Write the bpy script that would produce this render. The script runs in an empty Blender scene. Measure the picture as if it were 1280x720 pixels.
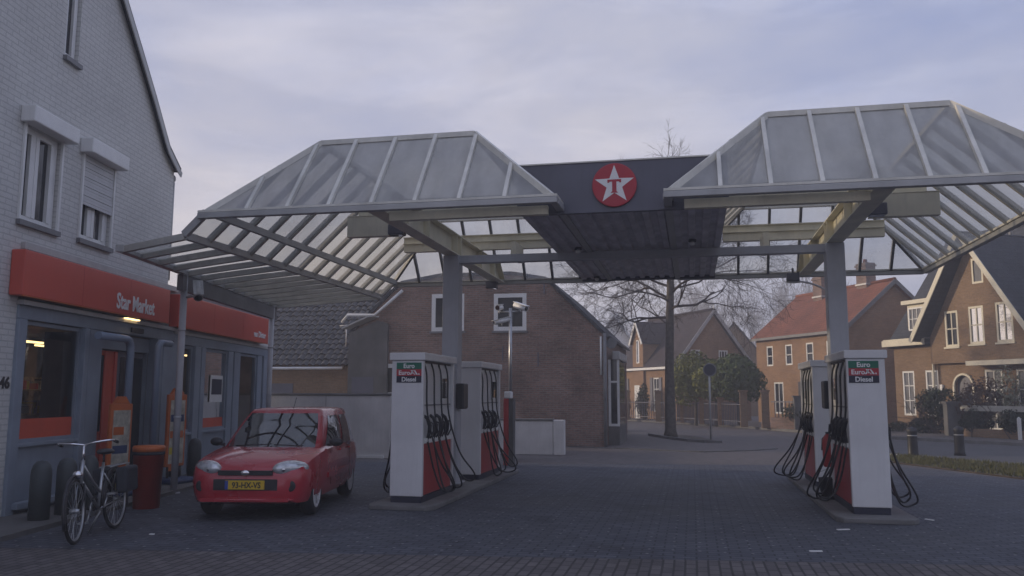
import bpy, bmesh, math, random
from mathutils import Vector, Matrix, Quaternion
PI = math.pi
sc = bpy.context.scene
C = sc.collection
rnd = random.Random(7)

# ------------------------------------------------------------------ materials
def new_mat(name):
    m = bpy.data.materials.new(name); m.use_nodes = True
    nt = m.node_tree
    return m, nt, nt.nodes['Principled BSDF']

def N(nt, t, **kw):
    n = nt.nodes.new(t)
    for k, v in kw.items():
        if k in n.inputs.keys(): n.inputs[k].default_value = v
        else: setattr(n, k, v)
    return n

def rgba(c): return (c[0], c[1], c[2], 1)

def ramp(nt, fac, stops):
    r = nt.nodes.new('ShaderNodeValToRGB')
    e = r.color_ramp.elements
    while len(e) < len(stops): e.new(.5)
    for el, (p, c) in zip(e, stops): el.position = p; el.color = rgba(c)
    nt.links.new(fac, r.inputs[0]); return r.outputs[0]

def mixc(nt, fac, a, b, mode='MIX'):
    m = nt.nodes.new('ShaderNodeMix'); m.data_type = 'RGBA'; m.blend_type = mode
    for s, v in ((m.inputs[0], fac), (m.inputs[6], a), (m.inputs[7], b)):
        if isinstance(v, (int, float)): s.default_value = v
        elif isinstance(v, tuple): s.default_value = rgba(v)
        else: nt.links.new(v, s)
    return m.outputs[2]

def coords(nt, kind='Object', scale=(1, 1, 1)):
    t = nt.nodes.new('ShaderNodeTexCoord'); mp = nt.nodes.new('ShaderNodeMapping')
    mp.inputs['Scale'].default_value = scale
    nt.links.new(t.outputs[kind], mp.inputs[0]); return mp.outputs[0]

def noise(nt, vec, scale, detail=4, rough=.55):
    n = N(nt, 'ShaderNodeTexNoise'); n.inputs['Scale'].default_value = scale
    n.inputs['Detail'].default_value = detail; n.inputs['Roughness'].default_value = rough
    nt.links.new(vec, n.inputs['Vector']); return n.outputs[0]

def bump(nt, b, h, strength=.3, dist=.01):
    n = N(nt, 'ShaderNodeBump'); n.inputs['Strength'].default_value = strength; n.inputs['Distance'].default_value = dist
    nt.links.new(h, n.inputs['Height']); nt.links.new(n.outputs[0], b.inputs['Normal'])

def paint(name, c, rough=.5, var=.12, scale=3., metal=0., spec=.5, bumps=0., coat=0., streak=True):
    """painted / plain surface: base colour with grime mottling and faint streaks"""
    m, nt, b = new_mat(name)
    v = coords(nt, 'Object')
    n1 = noise(nt, v, scale, 6)
    lo = tuple(max(0, x * (1 - var * 1.6)) for x in c); hi = tuple(min(1, x * (1 + var)) for x in c)
    col = ramp(nt, n1, [(.3, lo), (.7, hi)])
    if streak:
        v2 = coords(nt, 'Object', (9, 9, .5))
        n2 = noise(nt, v2, 2.2, 4)
        f = ramp(nt, n2, [(.5, (0, 0, 0)), (.8, (1, 1, 1))])
        dirt = tuple(x * .72 for x in c)
        mm = nt.nodes.new('ShaderNodeMath'); mm.operation = 'MULTIPLY'; mm.inputs[1].default_value = min(.8, var * 3)
        nt.links.new(f, mm.inputs[0])
        col = mixc(nt, mm.outputs[0], col, dirt)
    nt.links.new(col, b.inputs['Base Color'])
    rr = ramp(nt, n1, [(.2, (rough * .8,) * 3), (.8, (min(1, rough * 1.15),) * 3)])
    nt.links.new(rr, b.inputs['Roughness'])
    b.inputs['Metallic'].default_value = metal
    b.inputs['Specular IOR Level'].default_value = spec
    if coat: b.inputs['Coat Weight'].default_value = coat; b.inputs['Coat Roughness'].default_value = .06
    if bumps: bump(nt, b, noise(nt, v, 60, 3), bumps, .004)
    return m

def bricks(name, c1, c2, mortar, w=.21, h=.062, mort=.01, rough=.85, bmp=.5, blotch=.35, offset=.5, grit=1.):
    m, nt, b = new_mat(name)
    v = coords(nt, 'UV')
    t = N(nt, 'ShaderNodeTexBrick')
    t.offset = offset
    t.inputs['Color1'].default_value = rgba(c1); t.inputs['Color2'].default_value = rgba(c2); t.inputs['Mortar'].default_value = rgba(mortar)
    t.inputs['Scale'].default_value = 1; t.inputs['Mortar Size'].default_value = mort; t.inputs['Mortar Smooth'].default_value = .3
    t.inputs['Bias'].default_value = -.1
    t.inputs['Brick Width'].default_value = w; t.inputs['Row Height'].default_value = h
    nt.links.new(v, t.inputs['Vector'])
    n1 = noise(nt, v, .8, 6, .6)
    f = ramp(nt, n1, [(.3, (1 - blotch,) * 3), (.7, (1 + blotch * .3,) * 3)])
    col = mixc(nt, 1., t.outputs[0], f, 'MULTIPLY')
    n3 = noise(nt, v, 14, 3)
    col = mixc(nt, 1., col, ramp(nt, n3, [(.3, (1 - .18 * grit,) * 3), (.7, (1 + .12 * grit,) * 3)]), 'MULTIPLY')
    nt.links.new(col, b.inputs['Base Color'])
    b.inputs['Roughness'].default_value = rough
    b.inputs['Specular IOR Level'].default_value = .25
    inv = N(nt, 'ShaderNodeMath', operation='SUBTRACT'); inv.inputs[0].default_value = 1
    nt.links.new(t.outputs[1], inv.inputs[1])
    ad = N(nt, 'ShaderNodeMath', operation='MULTIPLY_ADD'); ad.inputs[1].default_value = .35 * grit
    nt.links.new(n3, ad.inputs[0]); nt.links.new(inv.outputs[0], ad.inputs[2])
    bump(nt, b, ad.outputs[0], bmp, .008)
    return m

def window_glass(name, tint=(.02, .022, .026), rough=.04, clear=0., refl=.95, base=.015, wav=.06):
    m, nt, b = new_mat(name)
    nt.nodes.remove(b)
    out = nt.nodes['Material Output']
    d = N(nt, 'ShaderNodeBsdfDiffuse'); d.inputs[0].default_value = rgba(tint)
    t = N(nt, 'ShaderNodeBsdfTransparent'); t.inputs[0].default_value = (.8, .86, .86, 1)
    g = N(nt, 'ShaderNodeBsdfGlossy'); g.inputs['Roughness'].default_value = rough; g.inputs[0].default_value = (.9, .92, .95, 1)
    mx = N(nt, 'ShaderNodeMixShader'); mx.inputs[0].default_value = clear
    nt.links.new(d.outputs[0], mx.inputs[1]); nt.links.new(t.outputs[0], mx.inputs[2])
    fr = N(nt, 'ShaderNodeFresnel'); fr.inputs[0].default_value = 1.52
    fa = N(nt, 'ShaderNodeMath', operation='MULTIPLY_ADD'); fa.inputs[1].default_value = refl; fa.inputs[2].default_value = base
    nt.links.new(fr.outputs[0], fa.inputs[0])
    m2 = N(nt, 'ShaderNodeMixShader')
    nt.links.new(fa.outputs[0], m2.inputs[0]); nt.links.new(mx.outputs[0], m2.inputs[1]); nt.links.new(g.outputs[0], m2.inputs[2])
    nz = noise(nt, coords(nt, 'Object'), 1.3, 2)
    bp = N(nt, 'ShaderNodeBump'); bp.inputs['Strength'].default_value = wav; bp.inputs['Distance'].default_value = .05
    nt.links.new(nz, bp.inputs['Height']); nt.links.new(bp.outputs[0], g.inputs['Normal'])
    nt.links.new(m2.outputs[0], out.inputs[0])
    return m

def roof_glass(name, tint=(.62, .61, .56), see=.5, tl=.72):
    """weathered wired glass: part clear, part milky, dirt gathering in bands"""
    m, nt, b = new_mat(name)
    nt.nodes.remove(b); out = nt.nodes['Material Output']
    v = coords(nt, 'Object')
    n1 = noise(nt, v, 1.1, 6, .6); n2 = noise(nt, coords(nt, 'UV', (2.2, .8, 1)), 1.6, 5)
    dif = N(nt, 'ShaderNodeBsdfDiffuse'); tr = N(nt, 'ShaderNodeBsdfTranslucent')
    col = ramp(nt, n2, [(.35, tuple(x * .78 for x in tint)), (.65, tint)])
    nt.links.new(col, dif.inputs[0]); nt.links.new(col, tr.inputs[0])
    a = N(nt, 'ShaderNodeMixShader'); a.inputs[0].default_value = tl
    nt.links.new(dif.outputs[0], a.inputs[1]); nt.links.new(tr.outputs[0], a.inputs[2])
    t = N(nt, 'ShaderNodeBsdfTransparent'); t.inputs[0].default_value = (.86, .87, .84, 1)
    f = ramp(nt, n1, [(.3, (see - .16,) * 3), (.7, (see + .12,) * 3)])
    mx = N(nt, 'ShaderNodeMixShader'); nt.links.new(f, mx.inputs[0])
    nt.links.new(a.outputs[0], mx.inputs[1]); nt.links.new(t.outputs[0], mx.inputs[2])
    g = N(nt, 'ShaderNodeBsdfGlossy'); g.inputs['Roughness'].default_value = .12
    fr = N(nt, 'ShaderNodeFresnel'); fr.inputs[0].default_value = 1.35
    fm = N(nt, 'ShaderNodeMath', operation='MULTIPLY'); fm.inputs[1].default_value = .3; nt.links.new(fr.outputs[0], fm.inputs[0])
    m2 = N(nt, 'ShaderNodeMixShader'); nt.links.new(fm.outputs[0], m2.inputs[0])
    nt.links.new(mx.outputs[0], m2.inputs[1]); nt.links.new(g.outputs[0], m2.inputs[2])
    nt.links.new(m2.outputs[0], out.inputs[0])
    return m

def emit(name, c, s):
    m, nt, b = new_mat(name)
    b.inputs['Base Color'].default_value = rgba(c); b.inputs['Emission Color'].default_value = rgba(c); b.inputs['Emission Strength'].default_value = s
    return m

def leaves(name, stops, sc_=1.2):
    m, nt, b = new_mat(name)
    v = coords(nt, 'Object')
    n1 = noise(nt, v, sc_, 5, .7); n2 = noise(nt, v, 17, 2)
    f = N(nt, 'ShaderNodeMath', operation='MULTIPLY_ADD'); f.inputs[1].default_value = .5
    nt.links.new(n2, f.inputs[0]); nt.links.new(n1, f.inputs[2])
    col = ramp(nt, f.outputs[0], stops)
    nt.links.new(col, b.inputs['Base Color']); b.inputs['Roughness'].default_value = .7
    b.inputs['Specular IOR Level'].default_value = .2
    return m

def ground_mat(name, c1, c2, mortar, w, h, specks=None, mort=.008, rot=0., rough=.8, stains=.35):
    m, nt, b = new_mat(name)
    v0 = coords(nt, 'Object')
    mp = N(nt, 'ShaderNodeMapping'); mp.inputs['Rotation'].default_value = (0, 0, rot); nt.links.new(v0, mp.inputs[0]); v = mp.outputs[0]
    t = N(nt, 'ShaderNodeTexBrick'); t.offset = .5
    t.inputs['Color1'].default_value = rgba(c1); t.inputs['Color2'].default_value = rgba(c2); t.inputs['Mortar'].default_value = rgba(mortar)
    t.inputs['Scale'].default_value = 1; t.inputs['Mortar Size'].default_value = mort; t.inputs['Mortar Smooth'].default_value = .4
    t.inputs['Brick Width'].default_value = w; t.inputs['Row Height'].default_value = h
    nt.links.new(v, t.inputs['Vector'])
    n1 = noise(nt, v0, .35, 8, .65); n2 = noise(nt, v0, 4, 5)
    col = mixc(nt, 1., t.outputs[0], ramp(nt, n1, [(.3, (1 - stains,) * 3), (.7, (1 + stains * .5,) * 3)]), 'MULTIPLY')
    col = mixc(nt, 1., col, ramp(nt, n2, [(.3, (.8,) * 3), (.7, (1.15,) * 3)]), 'MULTIPLY')
    if specks:
        st = noise(nt, v0, .75, 7, .7)
        col = mixc(nt, 1., col, ramp(nt, st, [(.54, (1, 1, 1)), (.64, (.70, .70, .72))]), 'MULTIPLY')
        vo = N(nt, 'ShaderNodeTexVoronoi'); vo.voronoi_dimensions = '2D'; vo.inputs['Scale'].default_value = 1 / .26; vo.inputs['Randomness'].default_value = .16
        nt.links.new(v, vo.inputs['Vector'])
        a = N(nt, 'ShaderNodeMath', operation='LESS_THAN'); a.inputs[1].default_value = .065
        nt.links.new(vo.outputs['Distance'], a.inputs[0])
        s = N(nt, 'ShaderNodeSeparateColor'); nt.links.new(vo.outputs['Color'], s.inputs[0])
        big = noise(nt, v0, .25, 2)
        th = N(nt, 'ShaderNodeMath', operation='MULTIPLY'); nt.links.new(s.outputs[0], th.inputs[0]); nt.links.new(big, th.inputs[1])
        g = N(nt, 'ShaderNodeMath', operation='GREATER_THAN'); g.inputs[1].default_value = .24
        nt.links.new(th.outputs[0], g.inputs[0])
        mu = N(nt, 'ShaderNodeMath', operation='MULTIPLY'); nt.links.new(a.outputs[0], mu.inputs[0]); nt.links.new(g.outputs[0], mu.inputs[1])
        m5 = N(nt, 'ShaderNodeMath', operation='MULTIPLY'); m5.inputs[1].default_value = .75; nt.links.new(mu.outputs[0], m5.inputs[0])
        col = mixc(nt, m5.outputs[0], col, specks)
    nt.links.new(col, b.inputs['Base Color'])
    rr = ramp(nt, n1, [(.3, (rough - .18,) * 3), (.7, (rough + .1,) * 3)]); nt.links.new(rr, b.inputs['Roughness'])
    b.inputs['Specular IOR Level'].default_value = .35
    inv = N(nt, 'ShaderNodeMath', operation='SUBTRACT'); inv.inputs[0].default_value = 1; nt.links.new(t.outputs[1], inv.inputs[1])
    ad = N(nt, 'ShaderNodeMath', operation='MULTIPLY_ADD'); ad.inputs[1].default_value = .6
    nt.links.new(noise(nt, v0, 25, 3), ad.inputs[0]); nt.links.new(inv.outputs[0], ad.inputs[2])
    bump(nt, b, ad.outputs[0], .5, .008)
    return m

M = {}
M['grey_brick'] = bricks('painted grey brick', (.635, .63, .60), (.60, .595, .57), (.50, .50, .48), .26, .075, .010, .7, .45, .14, grit=.25)
M['red_brick'] = bricks('old red brick', (.30, .18, .14), (.19, .12, .098), (.25, .22, .2), .22, .065, .012, .9, .5, .45)
M['orange_brick'] = bricks('orange brick', (.36, .205, .115), (.28, .155, .085), (.29, .22, .16), .22, .065, .011, .9, .5, .25)
M['brown_brick'] = bricks('brown brick', (.31, .20, .12), (.235, .15, .09), (.26, .2, .145), .22, .065, .011, .9, .5, .25)
M['slate'] = bricks('dark roof tile', (.075, .08, .09), (.055, .06, .07), (.035, .037, .042), .3, .2, .012, .7, .8, .3)
M['purple_tile'] = bricks('purple grey roof tile', (.075, .058, .064), (.055, .045, .052), (.03, .026, .03), .25, .2, .012, .75, .8, .3)
M['red_tile'] = bricks('red roof tile', (.28, .105, .062), (.22, .085, .052), (.10, .04, .03), .22, .2, .012, .8, .8, .35)
M['pantile'] = paint('weathered pantile', (.085, .08, .075), .48, .4, 6, streak=False, bumps=.3)
M['white'] = paint('white frame paint', (.72, .72, .70), .45, .06)
M['cream'] = paint('cream bargeboard paint', (.66, .61, .47), .5, .08)
M['pump_white'] = paint('pump enamel', (.70, .70, .70), .38, .08, 1.5)
M['pump_red'] = paint('pump red enamel', (.42, .035, .035), .35, .1, 2)
M['beam'] = paint('cream steel beam', (.80, .75, .58), .5, .12, 2)
M['alu'] = paint('grey aluminium bar', (.42, .42, .41), .42, .1, 3, metal=.15)
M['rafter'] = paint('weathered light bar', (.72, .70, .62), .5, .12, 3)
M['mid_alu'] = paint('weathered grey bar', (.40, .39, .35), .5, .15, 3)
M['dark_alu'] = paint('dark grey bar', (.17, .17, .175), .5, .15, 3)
M['column'] = paint('grey blue column paint', (.45, .46, .49), .5, .1, 2)
M['shop_blue'] = paint('grey blue shop paint', (.235, .275, .33), .5, .12, 2)
M['pipe_blue'] = paint('pale blue pipe', (.20, .25, .33), .4, .1, 2)
M['sign_red'] = paint('red sign panel', (.56, .085, .055), .38, .06, .8)
M['black_metal'] = paint('dark fascia', (.11, .11, .138), .45, .12, 1.5)
M['soffit'] = paint('dark corrugated soffit', (.62, .6, .64), .5, .2, 2.5)
M['rubber'] = paint('black rubber', (.018, .018, .02), .5, .2, 5, streak=False)
M['black'] = paint('black plastic', (.022, .022, .026), .45, .15, 4, streak=False)
M['concrete'] = paint('kerb concrete', (.17, .165, .16), .85, .2, 2.5, bumps=.4, streak=False)
M['render'] = paint('grey render wall', (.66, .64, .62), .85, .14, 1.2, bumps=.4)
M['dark_render'] = paint('weathered render', (.13, .125, .12), .9, .25, 1.5, bumps=.4)
M['bollard'] = paint('grey green post', (.055, .066, .07), .6, .15, 4)
M['orange'] = paint('orange board', (.52, .13, .03), .5, .12, 3)
M['bin_red'] = paint('red bin', (.42, .04, .025), .45, .15, 2)
M['steel'] = paint('galvanised steel', (.42, .43, .44), .35, .15, 5, metal=.75, streak=False)
M['rim'] = paint('silver wheel paint', (.6, .6, .61), .3, .08, 5, spec=.8, streak=False)
M['chrome'] = paint('chrome', (.75, .75, .76), .15, .04, 5, metal=1, streak=False)
M['letter'] = paint('white lettering', (.78, .78, .76), .5, .03, 3, streak=False)
M['green_sign'] = paint('green sign', (.015, .15, .09), .5, .06, 3, streak=False)
M['red_sign'] = paint('red sign', (.42, .03, .045), .5, .06, 3, streak=False)
M['navy_sign'] = paint('navy sign', (.018, .02, .04), .5, .06, 3, streak=False)
M['car_red'] = paint('red car paint', (.40, .026, .04), .28, .06, 1.5, coat=.7, streak=False)
M['plate'] = paint('yellow plate', (.60, .40, .03), .5, .05, 5, streak=False)
M['plate_blue'] = paint('blue plate band', (.02, .06, .3), .5, .05, 5, streak=False)
M['headlamp'] = paint('headlamp lens', (.62, .64, .66), .12, .25, 16, metal=.35, coat=1, streak=False)
M['bike'] = paint('silver bike tube', (.42, .43, .44), .3, .1, 6, metal=.8, streak=False)
M['dark_bag'] = paint('dark blue bag', (.022, .026, .036), .7, .2, 8, streak=False)
M['tarp'] = paint('blue base', (.035, .06, .14), .6, .15, 5, streak=False)
M['yellow'] = paint('yellow print', (.6, .5, .06), .6, .1, 5, streak=False)
M['pale_print'] = paint('pale printed sheet', (.45, .43, .36), .6, .3, 9, streak=False)
M['shelf'] = paint('shop shelving', (.5, .38, .23), .7, .4, 7, streak=False)
M['shopdark'] = paint('dark interior', (.30, .24, .17), .8, .3, 2, streak=False)
M['band_red'] = paint('orange red window band', (.58, .085, .04), .5, .08, 3, streak=False)
M['shutter'] = paint('roller shutter', (.5, .5, .5), .5, .08, 3)
M['bark'] = paint('bark', (.11, .095, .08), .95, .35, 7, bumps=.8)
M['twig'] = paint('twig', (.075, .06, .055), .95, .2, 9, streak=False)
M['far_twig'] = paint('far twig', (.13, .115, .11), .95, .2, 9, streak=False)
M['leaf_olive'] = leaves('olive leaf', [(.4, (.05, .062, .018)), (.7, (.14, .15, .036)), (1., (.20, .205, .055))])
M['leaf_green'] = leaves('dark green leaf', [(.4, (.03, .048, .022)), (.7, (.08, .11, .042)), (1., (.12, .15, .06))])
M['leaf_dark'] = leaves('bottle green leaf', [(.45, (.012, .02, .013)), (.75, (.03, .042, .022)), (1., (.05, .06, .03))])
M['leaf_brown'] = leaves('brown winter leaf', [(.45, (.04, .025, .018)), (.75, (.085, .05, .033)), (1., (.12, .07, .045))])
M['leaf_pale'] = leaves('variegated leaf', [(.45, (.05, .06, .03)), (.75, (.30, .31, .22)), (1., (.45, .45, .36))], 5)
M['grass'] = leaves('verge grass', [(.45, (.07, .065, .035)), (.75, (.12, .12, .05)), (1., (.17, .16, .075))], 2)
M['soil'] = paint('soil', (.075, .06, .045), .95, .3, 3, streak=False, bumps=.6)
M['glass'] = window_glass('window glass')
M['car_glass'] = window_glass('car glass', (.012, .014, .016), .02, 0, 1.4, .10, .004)
M['shop_glass'] = window_glass('shop glass', (.02, .022, .025), .02, .93)
M['curtain_glass'] = window_glass('curtained glass', (.17, .17, .175), .06)
M['roofglass'] = roof_glass('wired roof glass', (.68, .68, .66), .22, .45)
M['backglass'] = roof_glass('streaked roof glass', (.6, .6, .6), .72)
M['sideglass'] = roof_glass('milky roof glass', (.90, .88, .78), .68)
M['tube_lamp'] = emit('shop tube lamp', (1, .68, .30), 3.2)
M['asphalt'] = paint('asphalt', (.085, .085, .09), .9, .2, 1.5, bumps=.5, streak=False)
M['pavers'] = ground_mat('forecourt pavers', (.108, .115, .135), (.08, .085, .102), (.042, .045, .056), .22, .11, (.30, .30, .30), .012)
M['clinker'] = ground_mat('brown clinker paving', (.155, .138, .134), (.105, .094, .094), (.055, .05, .05), .21, .105, None, .013, PI / 2)
M['street_brick'] = ground_mat('street paving', (.165, .142, .135), (.13, .115, .11), (.085, .078, .075), .2, .08, None, .01, .5)
M['flag'] = ground_mat('concrete flags', (.16, .145, .135), (.135, .12, .115), (.08, .075, .07), .3, .3, None, .01, .5)

# ------------------------------------------------------------------ mesh builder
ROOT = {}
class MB:
    def __init__(s): s.v = []; s.f = []; s.sm = []
    def add(s, vs, fs, smooth=False):
        k = len(s.v); s.v += [Vector(p) for p in vs]
        for f in fs: s.f.append([i + k for i in f]); s.sm.append(smooth)
        return s
    def box(s, a, b):
        x0, y0, z0 = [min(p, q) for p, q in zip(a, b)]; x1, y1, z1 = [max(p, q) for p, q in zip(a, b)]
        return s.add([(x0, y0, z0), (x1, y0, z0), (x1, y1, z0), (x0, y1, z0), (x0, y0, z1), (x1, y0, z1), (x1, y1, z1), (x0, y1, z1)],
                     [(0, 3, 2, 1), (4, 5, 6, 7), (0, 1, 5, 4), (1, 2, 6, 5), (2, 3, 7, 6), (3, 0, 4, 7)])
    def beam(s, p, q, w, h, up=(0, 0, 1), shift=0.):
        p, q = Vector(p), Vector(q); d = (q - p).normalized(); u = Vector(up)
        sd = d.cross(u).normalized(); u = sd.cross(d).normalized()
        p = p + u * shift; q = q + u * shift
        vs = []
        for b in (p, q):
            for i, j in ((-1, -1), (1, -1), (1, 1), (-1, 1)): vs.append(b + sd * (i * w / 2) + u * (j * h / 2))
        return s.add(vs, [(0, 3, 2, 1)[::-1], (4, 5, 6, 7)[::-1], (0, 4, 5, 1), (1, 5, 6, 2), (2, 6, 7, 3), (3, 7, 4, 0)])
    def tube(s, pts, r, n=8, cap=True):
        pts = [Vector(p) for p in pts]; k = len(pts)
        rs = r if isinstance(r, (list, tuple)) else [r] * k
        vs = []; fs = []; ref = None
        for i, p in enumerate(pts):
            d = (pts[min(i + 1, k - 1)] - pts[max(i - 1, 0)])
            d = d.normalized() if d.length > 1e-9 else Vector((0, 0, 1))
            if ref is None: ref = Vector((0, 0, 1)) if abs(d.z) < .9 else Vector((1, 0, 0))
            a = d.cross(ref)
            if a.length < 1e-4: a = d.cross(Vector((0, 1, 0)))
            a.normalize(); b = a.cross(d).normalized(); ref = b
            for j in range(n):
                t = 2 * PI * j / n; vs.append(p + (a * math.cos(t) + b * math.sin(t)) * rs[i])
        for i in range(k - 1):
            for j in range(n):
                fs.append((i * n + j, i * n + (j + 1) % n, (i + 1) * n + (j + 1) % n, (i + 1) * n + j)[::-1])
        s.add(vs, fs, n > 4)
        if cap:
            kk = len(s.v) - len(vs)
            s.f.append([kk + j for j in range(n)]); s.sm.append(False)
            s.f.append([kk + (k - 1) * n + j for j in range(n)][::-1]); s.sm.append(False)
        return s
    def ring(s, c, R, r, ax=(1, 0, 0), n=32, m=8):
        c = Vector(c); ax = Vector(ax).normalized(); a = ax.orthogonal().normalized(); b = ax.cross(a)
        vs = []; fs = []
        for i in range(n):
            t = 2 * PI * i / n; d = a * math.cos(t) + b * math.sin(t)
            for j in range(m):
                q = 2 * PI * j / m; vs.append(c + d * (R + r * math.cos(q)) + ax * (r * math.sin(q)))
        for i in range(n):
            for j in range(m): fs.append((i * m + j, ((i + 1) % n) * m + j, ((i + 1) % n) * m + (j + 1) % m, i * m + (j + 1) % m))
        return s.add(vs, fs, True)
    def lathe(s, c, prof, n=20, ax=(0, 0, 1), smooth=True, cap=True):
        c = Vector(c); ax = Vector(ax).normalized(); a = ax.orthogonal().normalized(); b = ax.cross(a)
        if abs(ax.z) > .99: a, b = Vector((1, 0, 0)), Vector((0, 1, 0)) * (1 if ax.z > 0 else -1)
        vs = []; fs = []; k = len(prof)
        for (r, z) in prof:
            for j in range(n):
                t = 2 * PI * j / n; vs.append(c + ax * z + (a * math.cos(t) + b * math.sin(t)) * r)
        for i in range(k - 1):
            for j in range(n): fs.append((i * n + j, i * n + (j + 1) % n, (i + 1) * n + (j + 1) % n, (i + 1) * n + j))
        s.add(vs, fs, smooth)
        kk = len(s.v) - len(vs)
        if cap and prof[0][0] > 1e-4: s.f.append([kk + j for j in range(n)][::-1]); s.sm.append(False)
        if cap and prof[-1][0] > 1e-4: s.f.append([kk + (k - 1) * n + j for j in range(n)]); s.sm.append(False)
        return s
    def ell(s, c, r, n=16, m=10, mat=None):
        c = Vector(c); vs = []; fs = []
        for i in range(m + 1):
            p = PI * i / m
            for j in range(n):
                t = 2 * PI * j / n
                q = Vector((r[0] * math.sin(p) * math.cos(t), r[1] * math.sin(p) * math.sin(t), r[2] * math.cos(p)))
                if mat is not None: q = mat @ q
                vs.append(c + q)
        for i in range(m):
            for j in range(n): fs.append((i * n + j, (i + 1) * n + j, (i + 1) * n + (j + 1) % n, i * n + (j + 1) % n))
        return s.add(vs, fs, True)
    def prism(s, pts, ext):
        """polygon (list of 3D points) extruded by vector ext"""
        pts = [Vector(p) for p in pts]; e = Vector(ext); k = len(pts)
        fs = [tuple(range(k))[::-1], tuple(range(k, 2 * k))]
        for i in range(k): fs.append((i, (i + 1) % k, (i + 1) % k + k, i + k))
        return s.add(pts + [p + e for p in pts], fs)
    def poly(s, pts): return s.add(pts, [tuple(range(len(pts)))])
    def slab(s, quad, t):
        """planar roof polygon thickened downward along its own normal"""
        q = [Vector(p) for p in quad]; n = (q[1] - q[0]).cross(q[2] - q[0]).normalized()
        if n.z < 0: n = -n
        return s.prism(q, -n * t)
    def build(s, name, mat, parent=None, world=False, bevel=0, fix=True, smooth=None):
        me = bpy.data.meshes.new(name)
        vs = s.v
        if world and parent is not None:
            r = parent
            while r.parent: r = r.parent
            inv = ROOT[r.name].inverted(); vs = [inv @ p for p in vs]
        me.from_pydata([tuple(p) for p in vs], [], s.f)
        bm = bmesh.new(); bm.from_mesh(me)
        if fix: bmesh.ops.recalc_face_normals(bm, faces=bm.faces)
        uv = bm.loops.layers.uv.new('UVMap')
        for f in bm.faces:
            n = f.normal
            if abs(n.z) > .995: ta, tb = Vector((1, 0, 0)), Vector((0, 1, 0))
            else:
                ta = Vector((-n.y, n.x, 0)).normalized(); tb = n.cross(ta).normalized()
            for l in f.loops: l[uv].uv = (l.vert.co.dot(ta), l.vert.co.dot(tb))
        bm.to_mesh(me); bm.free()
        for p, k in zip(me.polygons, s.sm): p.use_smooth = k if smooth is None else smooth
        me.materials.append(M[mat] if isinstance(mat, str) else mat)
        o = bpy.data.objects.new(name, me); C.objects.link(o)
        if parent is not None: o.parent = parent
        else: ROOT[o.name] = Matrix.Identity(4)
        if bevel:
            b = o.modifiers.new('soft edges', 'BEVEL'); b.width = bevel; b.segments = 2; b.limit_method = 'ANGLE'; b.angle_limit = .6
        return o

def tag(o, label, cat, group=None, kind=None):
    o['label'] = label; o['category'] = cat
    if group: o['group'] = group
    if kind: o['kind'] = kind
    return o

def thing(name, label, cat, loc=(0, 0, 0), rz=0., group=None):
    o = bpy.data.objects.new(name, None); C.objects.link(o); o.empty_display_size = .2
    o.location = loc; o.rotation_euler = (0, 0, rz)
    ROOT[o.name] = Matrix.Translation(Vector(loc)) @ Matrix.Rotation(rz, 4, 'Z')
    return tag(o, label, cat, group)

def copy_tree(o, parent=None):
    c = o.copy(); C.objects.link(c)
    if parent is not None: c.parent = parent
    for ch in [k for k in C.objects if k.parent == o]: copy_tree(ch, c)
    return c

def dup(o, loc, rz, label=None, group=None, scale=None):
    c = copy_tree(o); c.location = loc; c.rotation_euler = (0, 0, rz)
    if scale: c.scale = scale
    ROOT[c.name] = Matrix.Translation(Vector(loc)) @ Matrix.Rotation(rz, 4, 'Z')
    if label: c['label'] = label
    if group: c['group'] = group
    return c

def structure(name, mb, mat):
    o = mb.build(name, mat); o['kind'] = 'structure'; return o

def lettering(s, size, mat, parent, o, right, up, name='lettering', ext=.003, sx=1., bold=0., shear=0., align='LEFT'):
    """text as a real mesh, origin o, reading along 'right' (local coordinates of the parent)"""
    cu = bpy.data.curves.new(name, 'FONT'); cu.body = s; cu.size = size; cu.extrude = ext; cu.offset = bold; cu.shear = shear
    cu.align_x = align; cu.resolution_u = 3
    ob = bpy.data.objects.new(name, cu); C.objects.link(ob)
    dg = bpy.context.evaluated_depsgraph_get(); dg.update()
    me = bpy.data.meshes.new_from_object(ob.evaluated_get(dg))
    bpy.data.objects.remove(ob)
    R = Vector(right).normalized(); U = Vector(up).normalized(); Nn = R.cross(U)
    mt = Matrix(((R.x * sx, U.x, Nn.x, o[0]), (R.y * sx, U.y, Nn.y, o[1]), (R.z * sx, U.z, Nn.z, o[2]), (0, 0, 0, 1)))
    me.transform(mt); me.materials.clear(); me.materials.append(M[mat])
    t = bpy.data.objects.new(name, me); C.objects.link(t); t.parent = parent
    return t

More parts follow.
